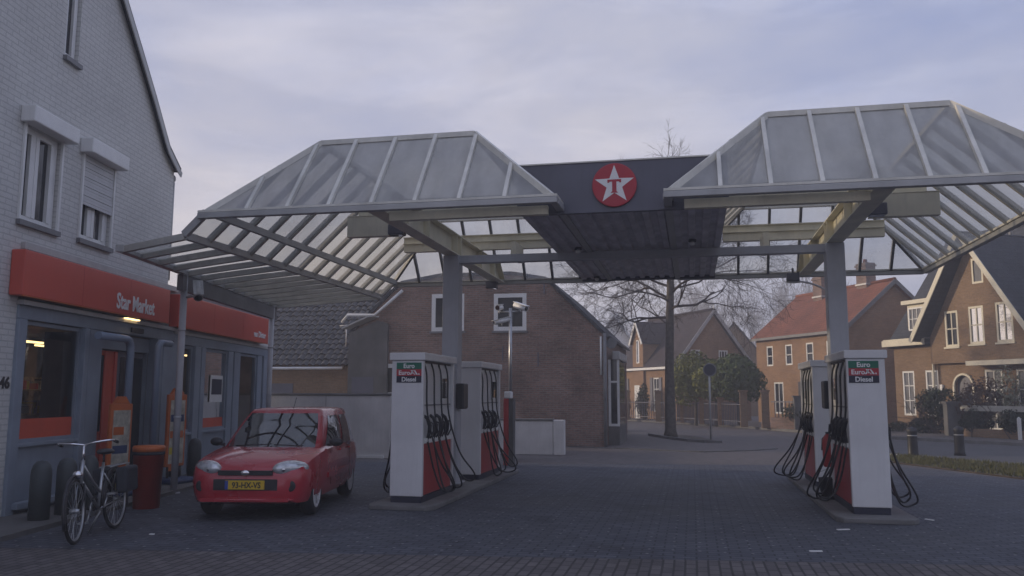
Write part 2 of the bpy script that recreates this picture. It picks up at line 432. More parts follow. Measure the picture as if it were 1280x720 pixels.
def wall(mb, prof, holes, F, depth=.12, z0=0.):
    """wall face with a stepped/sloped top profile and rectangular openings; F(s, inward, z) -> point"""
    ss = sorted(set([p[0] for p in prof] + [h[0] for h in holes] + [h[1] for h in holes]))
    ss = [s for s in ss if prof[0][0] - 1e-6 <= s <= prof[-1][0] + 1e-6]
    def top(s):
        for (a, za), (b, zb) in zip(prof, prof[1:]):
            if a - 1e-9 <= s <= b + 1e-9: return za if b == a else za + (zb - za) * (s - a) / (b - a)
        return prof[-1][1]
    for a, b in zip(ss, ss[1:]):
        if b - a < 1e-6: continue
        m_ = (a + b) / 2
        hs = sorted([h for h in holes if h[0] < m_ < h[1]], key=lambda h: h[2])
        z = z0
        for h in hs:
            if h[2] > z + 1e-6: mb.poly([F(a, 0, z), F(b, 0, z), F(b, 0, h[2]), F(a, 0, h[2])])
            z = h[3]
        mb.poly([F(a, 0, z), F(b, 0, z), F(b, 0, top(b)), F(a, 0, top(a))])
    for (a, b, c, d) in holes:
        mb.poly([F(a, 0, c), F(a, 0, d), F(a, depth, d), F(a, depth, c)])
        mb.poly([F(b, 0, c), F(b, depth, c), F(b, depth, d), F(b, 0, d)])
        mb.poly([F(a, 0, c), F(a, depth, c), F(b, depth, c), F(b, 0, c)])
        mb.poly([F(a, 0, d), F(b, 0, d), F(b, depth, d), F(a, depth, d)])

def fbox(mb, F, s0, s1, d0, d1, z0, z1):
    pts = [F(s, d, z) for z in (z0, z1) for (s, d) in ((s0, d0), (s1, d0), (s1, d1), (s0, d1))]
    mb.add(pts, [(0, 3, 2, 1), (4, 5, 6, 7), (0, 1, 5, 4), (1, 2, 6, 5), (2, 3, 7, 6), (3, 0, 4, 7)])

def window(parent, F, s0, s1, z0, z1, frame='white', pane='glass', fw=.06, cols=1, rows=1, d=.05, sill=None, world=False, name='window', bars=.025, rowz=None):
    """frame mesh (window) with its pane as a sub-part; F as in wall()"""
    f = MB()
    fbox(f, F, s0, s0 + fw, d - .03, d + .05, z0, z1); fbox(f, F, s1 - fw, s1, d - .03, d + .05, z0, z1)
    fbox(f, F, s0 + fw, s1 - fw, d - .028, d + .048, z0, z0 + fw); fbox(f, F, s0 + fw, s1 - fw, d - .028, d + .048, z1 - fw, z1)
    for i in range(1, cols):
        s = s0 + (s1 - s0) * i / cols; fbox(f, F, s - bars / 2, s + bars / 2, d - .02, d + .03, z0 + fw, z1 - fw)
    for z in (rowz if rowz else [z0 + (z1 - z0) * i / rows for i in range(1, rows)]):
        fbox(f, F, s0 + fw, s1 - fw, d - .017, d + .033, z - bars / 2, z + bars / 2)
    w = f.build(name, frame, parent, world)
    g = MB(); g.poly([F(s0 + fw * .5, d + .01, z0 + fw * .5), F(s1 - fw * .5, d + .01, z0 + fw * .5), F(s1 - fw * .5, d + .01, z1 - fw * .5), F(s0 + fw * .5, d + .01, z1 - fw * .5)])
    g.build('pane', pane, w, world)
    if sill:
        k = MB(); fbox(k, F, s0 - .05, s1 + .05, -.06, .06, z0 - .07, z0 - .002); k.build('sill', sill, w, world)
    return w

def leaf_cloud(mb, c, r, n, size, seed, hollow=.55, lumps=7):
    R = random.Random(seed); c = Vector(c)
    lump = [(Vector((R.gauss(0, 1), R.gauss(0, 1), R.gauss(0, 1))).normalized(), R.uniform(-.28, .3)) for _ in range(lumps * 2)]
    for _ in range(n):
        d = Vector((R.gauss(0, 1), R.gauss(0, 1), R.gauss(0, 1))).normalized()
        k = 1 + sum(a * max(0, d.dot(l) - .55) * 2 for l, a in lump)
        q = (hollow + (1 - hollow) * R.random() ** .6) * k
        p = c + Vector((d.x * r[0], d.y * r[1], d.z * r[2])) * q
        nn = (d + Vector((R.gauss(0, .7), R.gauss(0, .7), R.gauss(0, .7)))).normalized()
        a = nn.orthogonal().normalized(); a = Quaternion(nn, R.uniform(0, 6.3)) @ a; b = nn.cross(a)
        s = size * R.uniform(.6, 1.35)
        mb.add([p - a * s, p - b * s * .55, p + a * s, p + b * s * .55], [(0, 1, 2, 3)])

def grow(mb, p, d, L, r, depth, R, spread=.55, up=.12, nb=(2, 4), shrink=.68, sides=6, minr=.006, wob=.16):
    """a limb as a bent tapering tube, then its children"""
    k = 4; pts = [Vector(p)]; rs = [r]; dd = Vector(d).normalized()
    for i in range(k):
        dd = (dd + Vector((R.gauss(0, wob), R.gauss(0, wob), R.gauss(0, wob) + up * .4))).normalized()
        pts.append(pts[-1] + dd * L / k); rs.append(max(minr, r * (1 - .42 * (i + 1) / k)))
    mb.tube(pts, rs, max(3, sides), cap=False)
    if depth <= 0: return
    for _ in range(R.randint(*nb)):
        t = R.uniform(.35, 1.); i = min(k - 1, int(t * k)); f = t * k - i
        q = pts[i].lerp(pts[i + 1], f)
        ax = Vector((R.gauss(0, 1), R.gauss(0, 1), R.gauss(0, 1))); ax = (ax - dd * ax.dot(dd)).normalized()
        nd = (dd * math.cos(spread * R.uniform(.7, 1.3)) + ax * math.sin(spread * R.uniform(.7, 1.4)) + Vector((0, 0, up))).normalized()
        grow(mb, q, nd, L * shrink * R.uniform(.75, 1.15), max(minr, rs[i] * .62), depth - 1, R, spread, up, nb, shrink, max(3, sides - 1), minr, wob)
    grow(mb, pts[-1], dd, L * shrink, rs[-1], depth - 1, R, spread, up, nb, shrink, max(3, sides - 1), minr, wob)

# ------------------------------------------------------------------ camera, light, sky
EYE = Vector((0, 0, 1.6))
F_PX, YAW, PITCH, ROLL = 1049.385, .2106805, .1260303, .0028963
cy_, sy_, cp_, sp_ = math.cos(YAW), math.sin(YAW), math.cos(PITCH), math.sin(PITCH)
fw_ = Vector((-sy_ * cp_, cy_ * cp_, sp_)); rt_ = Vector((cy_, sy_, 0)); up_ = rt_.cross(fw_)
r2 = rt_ * math.cos(ROLL) + up_ * math.sin(ROLL); u2 = up_ * math.cos(ROLL) - rt_ * math.sin(ROLL)
cam = bpy.data.cameras.new('camera'); co = bpy.data.objects.new('camera', cam); C.objects.link(co)
co.matrix_world = Matrix(((r2.x, u2.x, -fw_.x, EYE.x), (r2.y, u2.y, -fw_.y, EYE.y), (r2.z, u2.z, -fw_.z, EYE.z), (0, 0, 0, 1)))
cam.sensor_width = 36; cam.lens = 36 * F_PX / 1280; cam.clip_end = 2000; cam.clip_start = .05
sc.camera = co

SUN = Vector((-.96, .06, math.tan(math.radians(12)))).normalized()
sl = bpy.data.lights.new('sun', 'SUN'); so = bpy.data.objects.new('sun', sl); C.objects.link(so)
sl.energy = 2.5; sl.angle = math.radians(1.5); sl.color = (1, .80, .58)
so.rotation_euler = SUN.to_track_quat('Z', 'Y').to_euler(); so.location = (-30, 0, 40)

w = bpy.data.worlds.new('World'); sc.world = w; w.use_nodes = True
nt = w.node_tree; bg = nt.nodes['Background']
sky = N(nt, 'ShaderNodeTexSky'); sky.sky_type = 'NISHITA'; sky.sun_disc = False
sky.sun_elevation = math.asin(SUN.z); sky.sun_rotation = math.atan2(SUN.x, SUN.y); sky.air_density = 1.2; sky.dust_density = 2.5
tc = N(nt, 'ShaderNodeTexCoord')
def skynoise(scale, stretch, detail, lo, hi, off=0.):
    mp = N(nt, 'ShaderNodeMapping'); mp.inputs['Scale'].default_value = stretch; mp.inputs['Location'].default_value = (off, off * .7, 0)
    nt.links.new(tc.outputs['Generated'], mp.inputs[0])
    n = N(nt, 'ShaderNodeTexNoise'); n.inputs['Scale'].default_value = scale; n.inputs['Detail'].default_value = detail; n.inputs['Roughness'].default_value = .58
    n.inputs['Distortion'].default_value = .5
    nt.links.new(mp.outputs[0], n.inputs['Vector'])
    return ramp(nt, n.outputs[0], [(lo, (0, 0, 0)), (hi, (1, 1, 1))])
sep = N(nt, 'ShaderNodeSeparateXYZ'); nt.links.new(tc.outputs['Generated'], sep.inputs[0])
# stratus deck: duller low down and brighter to the sun side (x < 0)
K = 11.5
lowc = (.53 * K, .495 * K, .52 * K); midc = (.47 * K, .475 * K, .585 * K); topc = (.39 * K, .42 * K, .57 * K)
deck = ramp(nt, sep.outputs['Z'], [(.0, (.6, .6, .6)), (.42, (1, 1, 1))])
g1 = mixc(nt, ramp(nt, sep.outputs['Z'], [(.02, (0, 0, 0)), (.28, (1, 1, 1))]), lowc, midc)
g2 = mixc(nt, ramp(nt, sep.outputs['Z'], [(.25, (0, 0, 0)), (.6, (1, 1, 1))]), g1, topc)
xs = N(nt, 'ShaderNodeMapRange'); xs.inputs['From Min'].default_value = .25; xs.inputs['From Max'].default_value = -.75
xs.inputs['To Min'].default_value = 0; xs.inputs['To Max'].default_value = 1
nt.links.new(sep.outputs['X'], xs.inputs[0])
warm = mixc(nt, xs.outputs[0], (.90, .94, 1.0), (1.16, 1.10, 1.0))
g3 = mixc(nt, 1., g2, warm, 'MULTIPLY')
broad = skynoise(1.5, (1, 1, 3.2), 8, .4, .68, 3.1)
wisps = skynoise(3.2, (1.2, 1, 5.0), 9, .46, .72, 1.7)
g4 = mixc(nt, 1., g3, mixc(nt, broad, (.78, .84, .97), (1.22, 1.17, 1.07)), 'MULTIPLY')
g5 = mixc(nt, 1., g4, mixc(nt, wisps, (.95, .955, .97), (1.20, 1.18, 1.14)), 'MULTIPLY')
fin = mixc(nt, .93, sky.outputs[0], g5)
nt.links.new(fin, bg.inputs[0]); bg.inputs[1].default_value = .1
sc.view_settings.view_transform = 'Standard'; sc.view_settings.look = 'None'; sc.view_settings.exposure = .05; sc.view_settings.gamma = 1
sc.cycles.max_bounces = 8; sc.cycles.transparent_max_bounces = 24; sc.cycles.volume_bounces = 1
sc.cycles.use_denoising = True
sc.cycles.caustics_reflective = False; sc.cycles.caustics_refractive = False

# ------------------------------------------------------------------ ground
def sheet(name, pts, z, mat):
    m = MB(); m.poly([(x, y, z) for x, y in pts]); return structure(name, m, mat)
g = MB(); g.poly([(-260, -60, 0), (260, -60, 0), (260, 420, 0), (-260, 420, 0)]); structure('ground', g, 'street_brick')
sheet('forecourt', [(-13.5, 7.05), (-9.2, 7.4), (3.1, 9.05), (14, 10.4), (9.6, 12.9), (6.3, 17.7), (4.6, 20.8), (1.7, 20.5), (-3.05, 19.6), (-7.7, 19.9), (-13.5, 20.0)], .004, 'pavers')
sheet('border_paving', [(-16, -8), (18, -8), (18, 10.8), (14, 10.392), (3.1, 9.042), (-9.2, 7.392), (-16, 6.9)], .004, 'clinker')
# street to the right with its far kerb
sheet('road', [(40, -14), (10.5, 14.6), (7.6, 21.1), (5.6, 24.6), (3.4, 27.8), (6.2, 34.4), (10.6, 29.6), (16, 23.2), (52, -12)], .004, 'asphalt')
sheet('far_pavement', [(52, -10), (16.1, 23.4), (10.7, 29.8), (6.3, 34.6), (2.0, 44), (-6, 56), (-4, 60), (5, 50), (9, 43), (14.5, 34), (56, -8)], .1, 'flag')
k = MB(); pts = [(52, -11.2), (16.05, 23.3), (10.65, 29.7), (6.25, 34.5), (2.0, 43.8), (-6, 55.8)]
for a, b in zip(pts, pts[1:]): k.beam((a[0], a[1], .057), (b[0], b[1], .057), .14, .114)
structure('far_kerb', k, 'concrete')
k = MB()
for a, b in (((7.9, 19.9), (6.35, 23.1)), ((6.2, 23.4), (5.0, 25.3))): k.beam((a[0], a[1], .012), (b[0], b[1], .012), .1, .012)
structure('lane_marking', k, 'letter')
# kerbed tree bed
k = MB(); pts = [(-1.7, 34.0), (-.9, 31.6), (-.14, 30.05), (.39, 29.5), (.9, 29.3)]
for a, b in zip(pts, pts[1:]): k.beam((a[0], a[1], .04), (b[0], b[1], .04), .12, .1)
structure('kerb', k, 'concrete')
k = MB(); pts = [(-4, 26.3), (.2, 24.6), (1.6, 25.6), (2.4, 26.6)]
for a, b in zip(pts, pts[1:]): k.beam((a[0], a[1], .012), (b[0], b[1], .012), .14, .03)
structure('edging', k, 'dark_render')
sheet('tree_bed', [(-1.62, 34.0), (-.85, 31.65), (-.1, 30.1), (.42, 29.55), (.8, 30.4), (.2, 33.6), (-.6, 35)], .006, 'soil')
# grass verge: a low bank with blades
V = [(4.62, 21.85), (6.2, 18.15), (8.9, 14.2), (10.3, 14.9), (7.45, 21.4), (5.45, 24.2), (4.7, 24.6)]
m = MB(); m.prism([(x, y, .003) for x, y in V], (0, 0, .03)); structure('verge', m, 'soil')
m = MB(); R = random.Random(4)
def inside(x, y, P):
    r = False
    for (a, b), (c, d) in zip(P, P[1:] + P[:1]):
        if (b > y) != (d > y) and x < (c - a) * (y - b) / (d - b) + a: r = not r
    return r
n_ = 0
while n_ < 9000:
    x, y = R.uniform(4.5, 10.4), R.uniform(14, 24.7)
    if not inside(x, y, V): continue
    n_ += 1
    h = R.uniform(.03, .10); a = R.uniform(0, 6.3); dx, dy = math.cos(a) * .014, math.sin(a) * .014; lx, ly = R.gauss(0, .03), R.gauss(0, .03)
    m.add([(x - dx, y - dy, .03), (x + dx, y + dy, .03), (x + lx, y + ly, .03 + h)], [(0, 1, 2)])
o = m.build('grass', 'grass', fix=False); tag(o, 'thin winter grass on the verge behind the bollards', 'grass', kind='stuff')
# small litter and gum marks lying on the paving
for (x, y, s, a) in ((1.72, 10.9, .16, .4), (2.95, 12.0, .12, 2.2), (1.2, 9.35, .13, .2), (-6.05, 8.75, .05, 0)):
    m = MB(); m.beam((x - s / 2 * math.cos(a), y - s / 2 * math.sin(a), .012), (x + s / 2 * math.cos(a), y + s / 2 * math.sin(a), .012), .035, .01)
    o = m.build('paper_scrap', 'letter')
    tag(o, {1.72: 'white paper scrap on the pavers just left of the near right pump island', 2.95: 'pale paper scrap at the right corner of the near right pump island', 1.2: 'white paper strip on the pavers at the edge of the brown paving', -6.05: 'small white paper scrap on the dark pavers between bicycle and car'}[x], 'litter', 'paper scraps on the forecourt')

# ------------------------------------------------------------------ glass canopies
YF, YB, ZE, ZT, DX, DY = 10.147, 17.558, 4.053, 5.212, 1.231, .896
YM = 13.885
def canopy(label, X0, X1, cx, open_left):
    t = thing('glass_canopy', label, 'canopy', (cx, YM, 0), 0, 'hipped glass canopies over the pumps')
    B = lambda mb, n, m, **k: mb.build(n, m, t, True, **k)
    m = MB()
    for s in (-1, 1): m.box((cx - .14, YM + s * .125 - .012, .12), (cx + .14, YM + s * .125 + .012, 3.98))
    m.box((cx - .14, YM - .112, .121), (cx + .14, YM + .112, 3.979)); m.box((cx - .2, YM - .2, .121), (cx + .2, YM + .2, .145))
    B(m, 'column', 'column', bevel=.008)
    m = MB(); ya, yb = YF + .06, YB - .06            # cantilever I beam running front to back
    m.prism([(cx - .012, ya, 4.0), (cx - .012, yb, 4.0), (cx - .012, yb, 4.06), (cx - .012, yb - .42, 4.33), (cx - .012, ya + .42, 4.33), (cx - .012, ya, 4.06)], (.024, 0, 0)); m.box((cx - .12, ya, 3.982), (cx + .12, yb, 4.0)); m.box((cx - .12, ya + .42, 4.33), (cx + .12, yb - .42, 4.348))
    m.beam((cx, ya, 4.068), (cx, ya + .419, 4.338), .24, .018); m.beam((cx, yb, 4.068), (cx, yb - .419, 4.338), .24, .018)
    for y in (YM - .13, YM + .13, 12.2, 15.5, 11.2, 16.6): m.box((cx - .115, y - .008, 4.001), (cx + .115, y + .008, 4.329))
    B(m, 'cantilever_beam', 'beam')
    inn0, inn1 = X0 + 1.35, X1 - 1.25
    ends = ((X0 + .15, cx - .13) if not open_left else (cx + .13, X1 - .08))
    m = MB(); m.box((ends[0], YF + .22, 3.885), (ends[1], YF + .32, 4.0)); B(m, 'front_purlin', 'beam')
    m = MB(); m.box((inn0 if open_left else X0 + .75, 12.2, 4.352), (X1 - .35 if open_left else inn1, 12.34, 4.6)); 
    m.box((inn0 if open_left else X0 + .75, 12.17, 4.6), (X1 - .35 if open_left else inn1, 12.37, 4.615)); B(m, 'cross_beam', 'beam')
    m = MB(); a, b = (X0 + .98, X1 - .3) if open_left else (X0 + .8, X1 - 1.12)
    m.box((a, 15.4, 4.352), (b, 15.54, 4.62)); m.box((a, 15.36, 4.62), (b, 15.58, 4.635)); m.box((a, 15.36, 4.5), (b, 15.4, 4.512)); B(m, 'cross_beam', 'beam')
    # boxed beam end with its lamp plate
    m = MB(); ex = (inn0 - .12, inn0 + .78) if open_left else (inn1 - .78, inn1 + .12)
    m.box((ex[0], 12.05, 4.02), (ex[1], 12.18, 4.34)); m.box((ex[0], 12.04, 4.34), (ex[1], 12.2, 4.352)); B(m, 'box_beam', 'beam', bevel=.006)
    for k in ((.9, 2.0) if open_left else (-.95, -2.0)):
        m = MB(); x = cx + k * (1 if open_left else 1); m.box((x - .05, 14.7, 4.06), (x + .05, 15.38, 4.36)); B(m, 'bracket', 'beam')
    # eaves
    def eave(p, q, nrm):
        m = MB(); p, q, nrm = Vector(p), Vector(q), Vector(nrm)
        m.beam(p + nrm * .05 + Vector((0, 0, -.055)), q + nrm * .05 + Vector((0, 0, -.055)), .1, .075); B(m, 'gutter', 'alu', bevel=.006)
        m = MB(); m.beam(p + nrm * .035 + Vector((0, 0, .004)), q + nrm * .035 + Vector((0, 0, .004)), .11, .03); B(m, 'drip_rail', 'rafter')
    eave((X0 - .09, YF, ZE), (X1 + .09, YF, ZE), (0, -1, 0)); eave((X0 - .02, YB, ZE), (X1 + .02, YB, ZE), (0, 1, 0))
    eave((X1, YF + .01, ZE), (X1, YB - .01, ZE), (1, 0, 0))
    if not open_left: eave((X0, YF + .01, ZE), (X0, YB - .01, ZE), (-1, 0, 0))
    else:
        m = MB(); m.beam((X0 + .05, YF + .02, ZE + .0), (X0 + .05, YB - .02, ZE + .0), .07, .1); B(m, 'eave_purlin', 'alu')
    # sloping glass and its bars
    P = lambda x, y, z: Vector((x, y, z))
    tl, tr, bl, br = P(X0 + DX, YF + DY, ZT), P(X1 - DX, YF + DY, ZT), P(X0 + DX, YB - DY, ZT), P(X1 - DX, YB - DY, ZT)
    fl, fr, kl, kr = P(X0, YF, ZE), P(X1, YF, ZE), P(X0, YB, ZE), P(X1, YB, ZE)
    for q, mt in (((fl, fr, tr, tl), 'roofglass'), ((kl, kr, br, bl), 'backglass'), ((fr, kr, br, tr), 'sideglass')):
        m = MB(); m.poly(q); B(m, 'glazing', mt, fix=False)
    m = MB(); m.poly((tl, tr, br, bl)); B(m, 'roof_light', 'backglass', fix=False)
    sl_ = (ZT - ZE) / DX; ext = .32
    lowz = ZE - ext * sl_
    if open_left:
        m = MB(); m.poly((fl, tl, bl, kl)); m.poly((P(X0 - ext, YF, lowz), fl, kl, P(X0 - ext, YB, lowz))); B(m, 'glazing', 'sideglass', fix=False)
    else:
        m = MB(); m.poly((fl, kl, bl, tl)); B(m, 'glazing', 'sideglass', fix=False)
    def bar(p, q, nrm, mt='rafter', wd=.05, hg=.075, name='rafter'):
        m = MB(); m.beam(p, q, wd, hg, nrm, .012); B(m, name, mt)
    nf = Vector((0, -(ZT - ZE), DY)).normalized(); nk = Vector((0, ZT - ZE, DY)).normalized()
    nl = Vector((-(ZT - ZE), 0, DX)).normalized(); nr = Vector((ZT - ZE, 0, DX)).normalized()
    nd = 8
    for i in range(1, nd):
        x = X0 + (X1 - X0) * i / nd; tt = min(1, (x - X0) / DX, (X1 - x) / DX)
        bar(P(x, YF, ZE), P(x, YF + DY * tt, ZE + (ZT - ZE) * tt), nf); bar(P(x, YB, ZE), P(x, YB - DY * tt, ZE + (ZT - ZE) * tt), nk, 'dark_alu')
    ny = 13
    for i in range(1, ny):
        y = YF + (YB - YF) * i / ny; tt = min(1, (y - YF) / DY, (YB - y) / DY)
        bar(P(X1, y, ZE), P(X1 - DX * tt, y, ZE + (ZT - ZE) * tt), nr, 'mid_alu', .055, .09)
        x0, z0 = (X0 - ext, lowz) if open_left else (X0, ZE)
        bar(P(x0, y, z0), P(X0 + DX * tt, y, ZE + (ZT - ZE) * tt), nl, 'mid_alu', .055, .09)
    if open_left:
        bar(P(X0 - ext, YF, lowz), fl, nl, 'alu', .07, .1); bar(P(X0 - ext, YB, lowz), kl, nl, 'alu', .07, .1)
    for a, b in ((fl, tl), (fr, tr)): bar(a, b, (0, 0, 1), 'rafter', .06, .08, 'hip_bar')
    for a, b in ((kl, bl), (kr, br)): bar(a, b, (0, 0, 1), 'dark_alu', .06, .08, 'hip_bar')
    for a, b in ((tl, tr), (tr, br), (br, bl), (bl, tl)): bar(a, b, (0, 0, 1), 'rafter', .07, .07, 'top_rail')
    return t
canopy('left glass canopy, joined to the low awning before the shop', -6.439, -1.675, -4.02, True)
canopy('right glass canopy, cut by the right edge, beside the street', -.197, 4.457, 2.24, False)

# low awning between the left canopy and the shop
t = thing('lean_to_awning', 'low flat glass awning on two posts along the shop front', 'awning', (-8.2, 12.35, 0))
kx, kz = -6.439 - .32, ZE - .32 * (ZT - ZE) / DX
def outer(y): return Vector((-7.74 - 1.56 * (y - YF) / (YB - YF), y, 3.60))
m = MB(); m.poly([(kx, YF, kz), outer(YF), outer(YB), (kx, YB, kz)]); m.build('glazing', 'sideglass', t, True, fix=False)
for i in range(14):
    y = YF + (YB - YF) * i / 13
    m = MB(); m.beam((kx, y, kz), outer(y), .07, .09, (0, 0, 1), -.02); m.build('rafter', 'mid_alu', t, True)
m = MB(); m.beam((kx, YF, kz), (kx, YB, kz), .08, .1, (0, 0, 1), -.005); m.build('valley_rail', 'alu', t, True)
m = MB(); a, b = outer(YF - .05), outer(YB + .05); m.beam(a, b, .12, .1, (0, 0, 1), .0); m.build('gutter', 'alu', t, True, bevel=.008)
m = MB(); dn = Vector((0, 0, -.19)); m.beam(outer(12.2) + dn, outer(YB) + dn, .1, .26); m.build('edge_beam', 'dark_alu', t, True)
for y, mt in ((12.38, 'column'), (17.35, 'column')):
    p = outer(y); m = MB(); m.tube([(p.x, p.y, .004), (p.x, p.y, 3.56)], .055, 14); m.lathe((p.x, p.y, 0), [(.1, .004), (.1, .02), (.06, .025)], 14)
    for z in (2.62, 1.2): m.lathe((p.x, p.y, z), [(.062, 0), (.062, .03)], 14)
    m.build('post', mt, t, True)

# dark link canopy with the star emblem
t = thing('dark_canopy', 'dark flat canopy with red star emblem between the glass canopies', 'canopy', (-.85, 14, 0))
X0, X1, Y0, Y1 = -2.2, .5, 10.6, 17.4
m = MB(); m.box((X0, Y0, 3.93), (X1, Y0 + .08, 4.59)); m.build('fascia', 'black_metal', t, True)
m = MB(); m.box((X0 - .01, Y0 - .015, 4.592), (X1 + .01, Y0 + .12, 4.61)); m.build('edge_trim', 'rafter', t, True)
m = MB(); prof = []; p = .2; n_ = int((X1 - X0) / p) 
for i in range(n_ + 1):
    x = X0 + i * p
    prof += [(x, 3.99), (x + p * .42, 3.99), (x + p * .52, 4.028), (x + p * .9, 4.028)]
prof = [(min(x, X1 - .01), z) for x, z in prof]
vs = [(x, y, z) for y in (Y0 + .082, Y1 - .052) for x, z in prof]; k_ = len(prof)
m.add(vs, [(i, i + 1, i + 1 + k_, i + k_) for i in range(k_ - 1) if prof[i + 1][0] > prof[i][0] + 1e-5]); m.build('soffit', 'soffit', t, True)
m = MB(); m.box((X0, Y1 - .05, 3.95), (X1, Y1, 4.5)); m.build('back_edge', 'black_metal', t, True)
for x in (X0, X1 - .04): 
    m = MB(); m.box((x, Y0 + .082, 4.05), (x + .04, Y1 - .052, 4.58)); m.build('side_edge', 'black_metal', t, True)
m = MB(); m.box((X0 + .002, Y0 + .082, 4.5), (X1 - .002, Y1, 4.58)); m.build('roof_sheet', 'black_metal', t, True)
m = MB(); m.box((-3.88, YM - .06, 3.86), (2.1, YM + .06, 3.975)); m.box((-3.88, YM - .09, 3.845), (2.1, YM + .09, 3.86)); m.build('tie_beam', 'column', t, True)
ec = Vector((-.92, Y0 - .004, 4.272)); r_ = .285
m = MB(); m.lathe(ec, [(r_, 0), (r_, .03), (r_ - .01, .034)], 48, (0, -1, 0), smooth=False); em = m.build('emblem', 'red_sign', t, True)
m = MB(); st = []
for i in range(10):
    a = PI / 2 + i * PI / 5; q = .262 if i % 2 == 0 else .262 * .40
    st.append(ec + Vector((q * math.cos(a), -.0345, q * math.sin(a))))
m.prism(st, (0, -.003, 0)); m.build('star', 'letter', em, True)
def tz(x, z): return ec + Vector((x, -.0378, z))
m = MB()
m.prism([tz(-.088, .07), tz(.088, .07), tz(.088, .028), tz(.068, .028), tz(.06, .042), tz(.027, .042), tz(.027, -.085), tz(.05, -.105), tz(-.05, -.105), tz(-.027, -.085), tz(-.027, .042), tz(-.06, .042), tz(-.068, .028), tz(-.088, .028)], (0, -.003, 0))
m.build('letter_t', 'red_sign', em, True)

# lamps under the canopies
def flood(label, p):
    t = thing('floodlight', label, 'lamp', p, 0, 'floodlights under the canopies')
    m = MB(); m.box((-.12, -.09, -.14), (.12, .09, .02)); m.build('housing', 'black_metal', t, bevel=.012)
    m = MB(); m.box((-.02, -.02, .02), (.02, .02, .12)); m.build('bracket', 'black_metal', t)
    m = MB(); m.box((-.1, -.07, -.147), (.1, .07, -.1405)); m.build('lens', 'car_glass', t)
flood('dark floodlight left of the left canopy beam, front pair', (-4.35, 11.95, 4.14)); flood('dark floodlight right of the right canopy beam, front pair', (2.5, 11.95, 4.16))
flood('small dark floodlight at the back end of the left canopy beam', (-4.14, 17.3, 3.98)); flood('small dark floodlight at the back end of the right canopy beam', (2.0, 17.3, 3.98))
for (x, y, lb) in ((-1.78, 13.5, 'small white dome lamp on the soffit, left of the pair by the tie beam'), (.05, 13.1, 'small white dome lamp on the soffit, right of the pair by the tie beam'), (-1.85, 16.9, 'small white dome lamp at the back corner of the dark soffit')):
    t = thing('dome_lamp', lb, 'lamp', (x, y, 3.985), 0, 'dome lamps on the dark soffit')
    m = MB(); m.lathe((0, 0, 0), [(.06, 0), (.06, -.03), (.05, -.035)][::-1], 14); m.build('base', 'black', t)
    m = MB(); m.ell((0, 0, -.06), (.042, .042, .035)); m.build('dome', 'letter', t)

# ------------------------------------------------------------------ pump islands
def island(label, pts):
    m = MB(); m.prism([(x, y, .0) for x, y in pts], (0, 0, .07)); o = m.build('pump_island', 'concrete', bevel=.015)
    tag(o, label, 'kerb island', 'raised pump islands'); return o
island('long low concrete kerb island under the two left pumps', [(-4.45, 11.3), (-3.62, 11.3), (-3.53, 11.45), (-3.53, 17.2), (-3.65, 17.4), (-4.4, 17.4), (-4.5, 17.2), (-4.5, 11.45)])
island('long low concrete kerb island under the two right pumps', [(1.83, 11.5), (2.66, 11.5), (2.74, 11.62), (2.74, 17.2), (2.6, 17.4), (1.85, 17.4), (1.75, 17.2), (1.75, 11.62)])

def spline(pts, n=8):
    pts = [Vector(p) for p in pts]; out = []
    q = [pts[0] * 2 - pts[1]] + pts + [pts[-1] * 2 - pts[-2]]
    for i in range(1, len(q) - 2):
        for j in range(n):
            t = j / n; a, b, c, d = q[i - 1:i + 3]
            out.append(.5 * ((2 * b) + (c - a) * t + (2 * a - 5 * b + 4 * c - d) * t * t + (3 * b - a - 3 * c + d) * t ** 3))
    return out + [pts[-1]]

def nozzle(t, x, y, z, s):
    m = MB()
    m.tube([(x * 1.02, y, z - .12), (x * 1.16, y + .02, z + .0), (x * 1.22, y + .0, z + .10), (x * 1.12, y - .06, z + .20), (x * .98, y - .12, z + .24)], [.017, .03, .034, .026, .02], 8)
    m.tube([(x * 1.2, y + .03, z - .08), (x * 1.45, y + .03, z + .02), (x * 1.42, y + .01, z + .13), (x * 1.22, y - .01, z + .15)], .012, 6)
    n = m.build('nozzle', 'black', t)
    k = MB(); k.box((x * .9, y - .03, z - .13), (x * 1.1, y + .03, z - .075)); k.build('boot', 'letter', n)
    return n

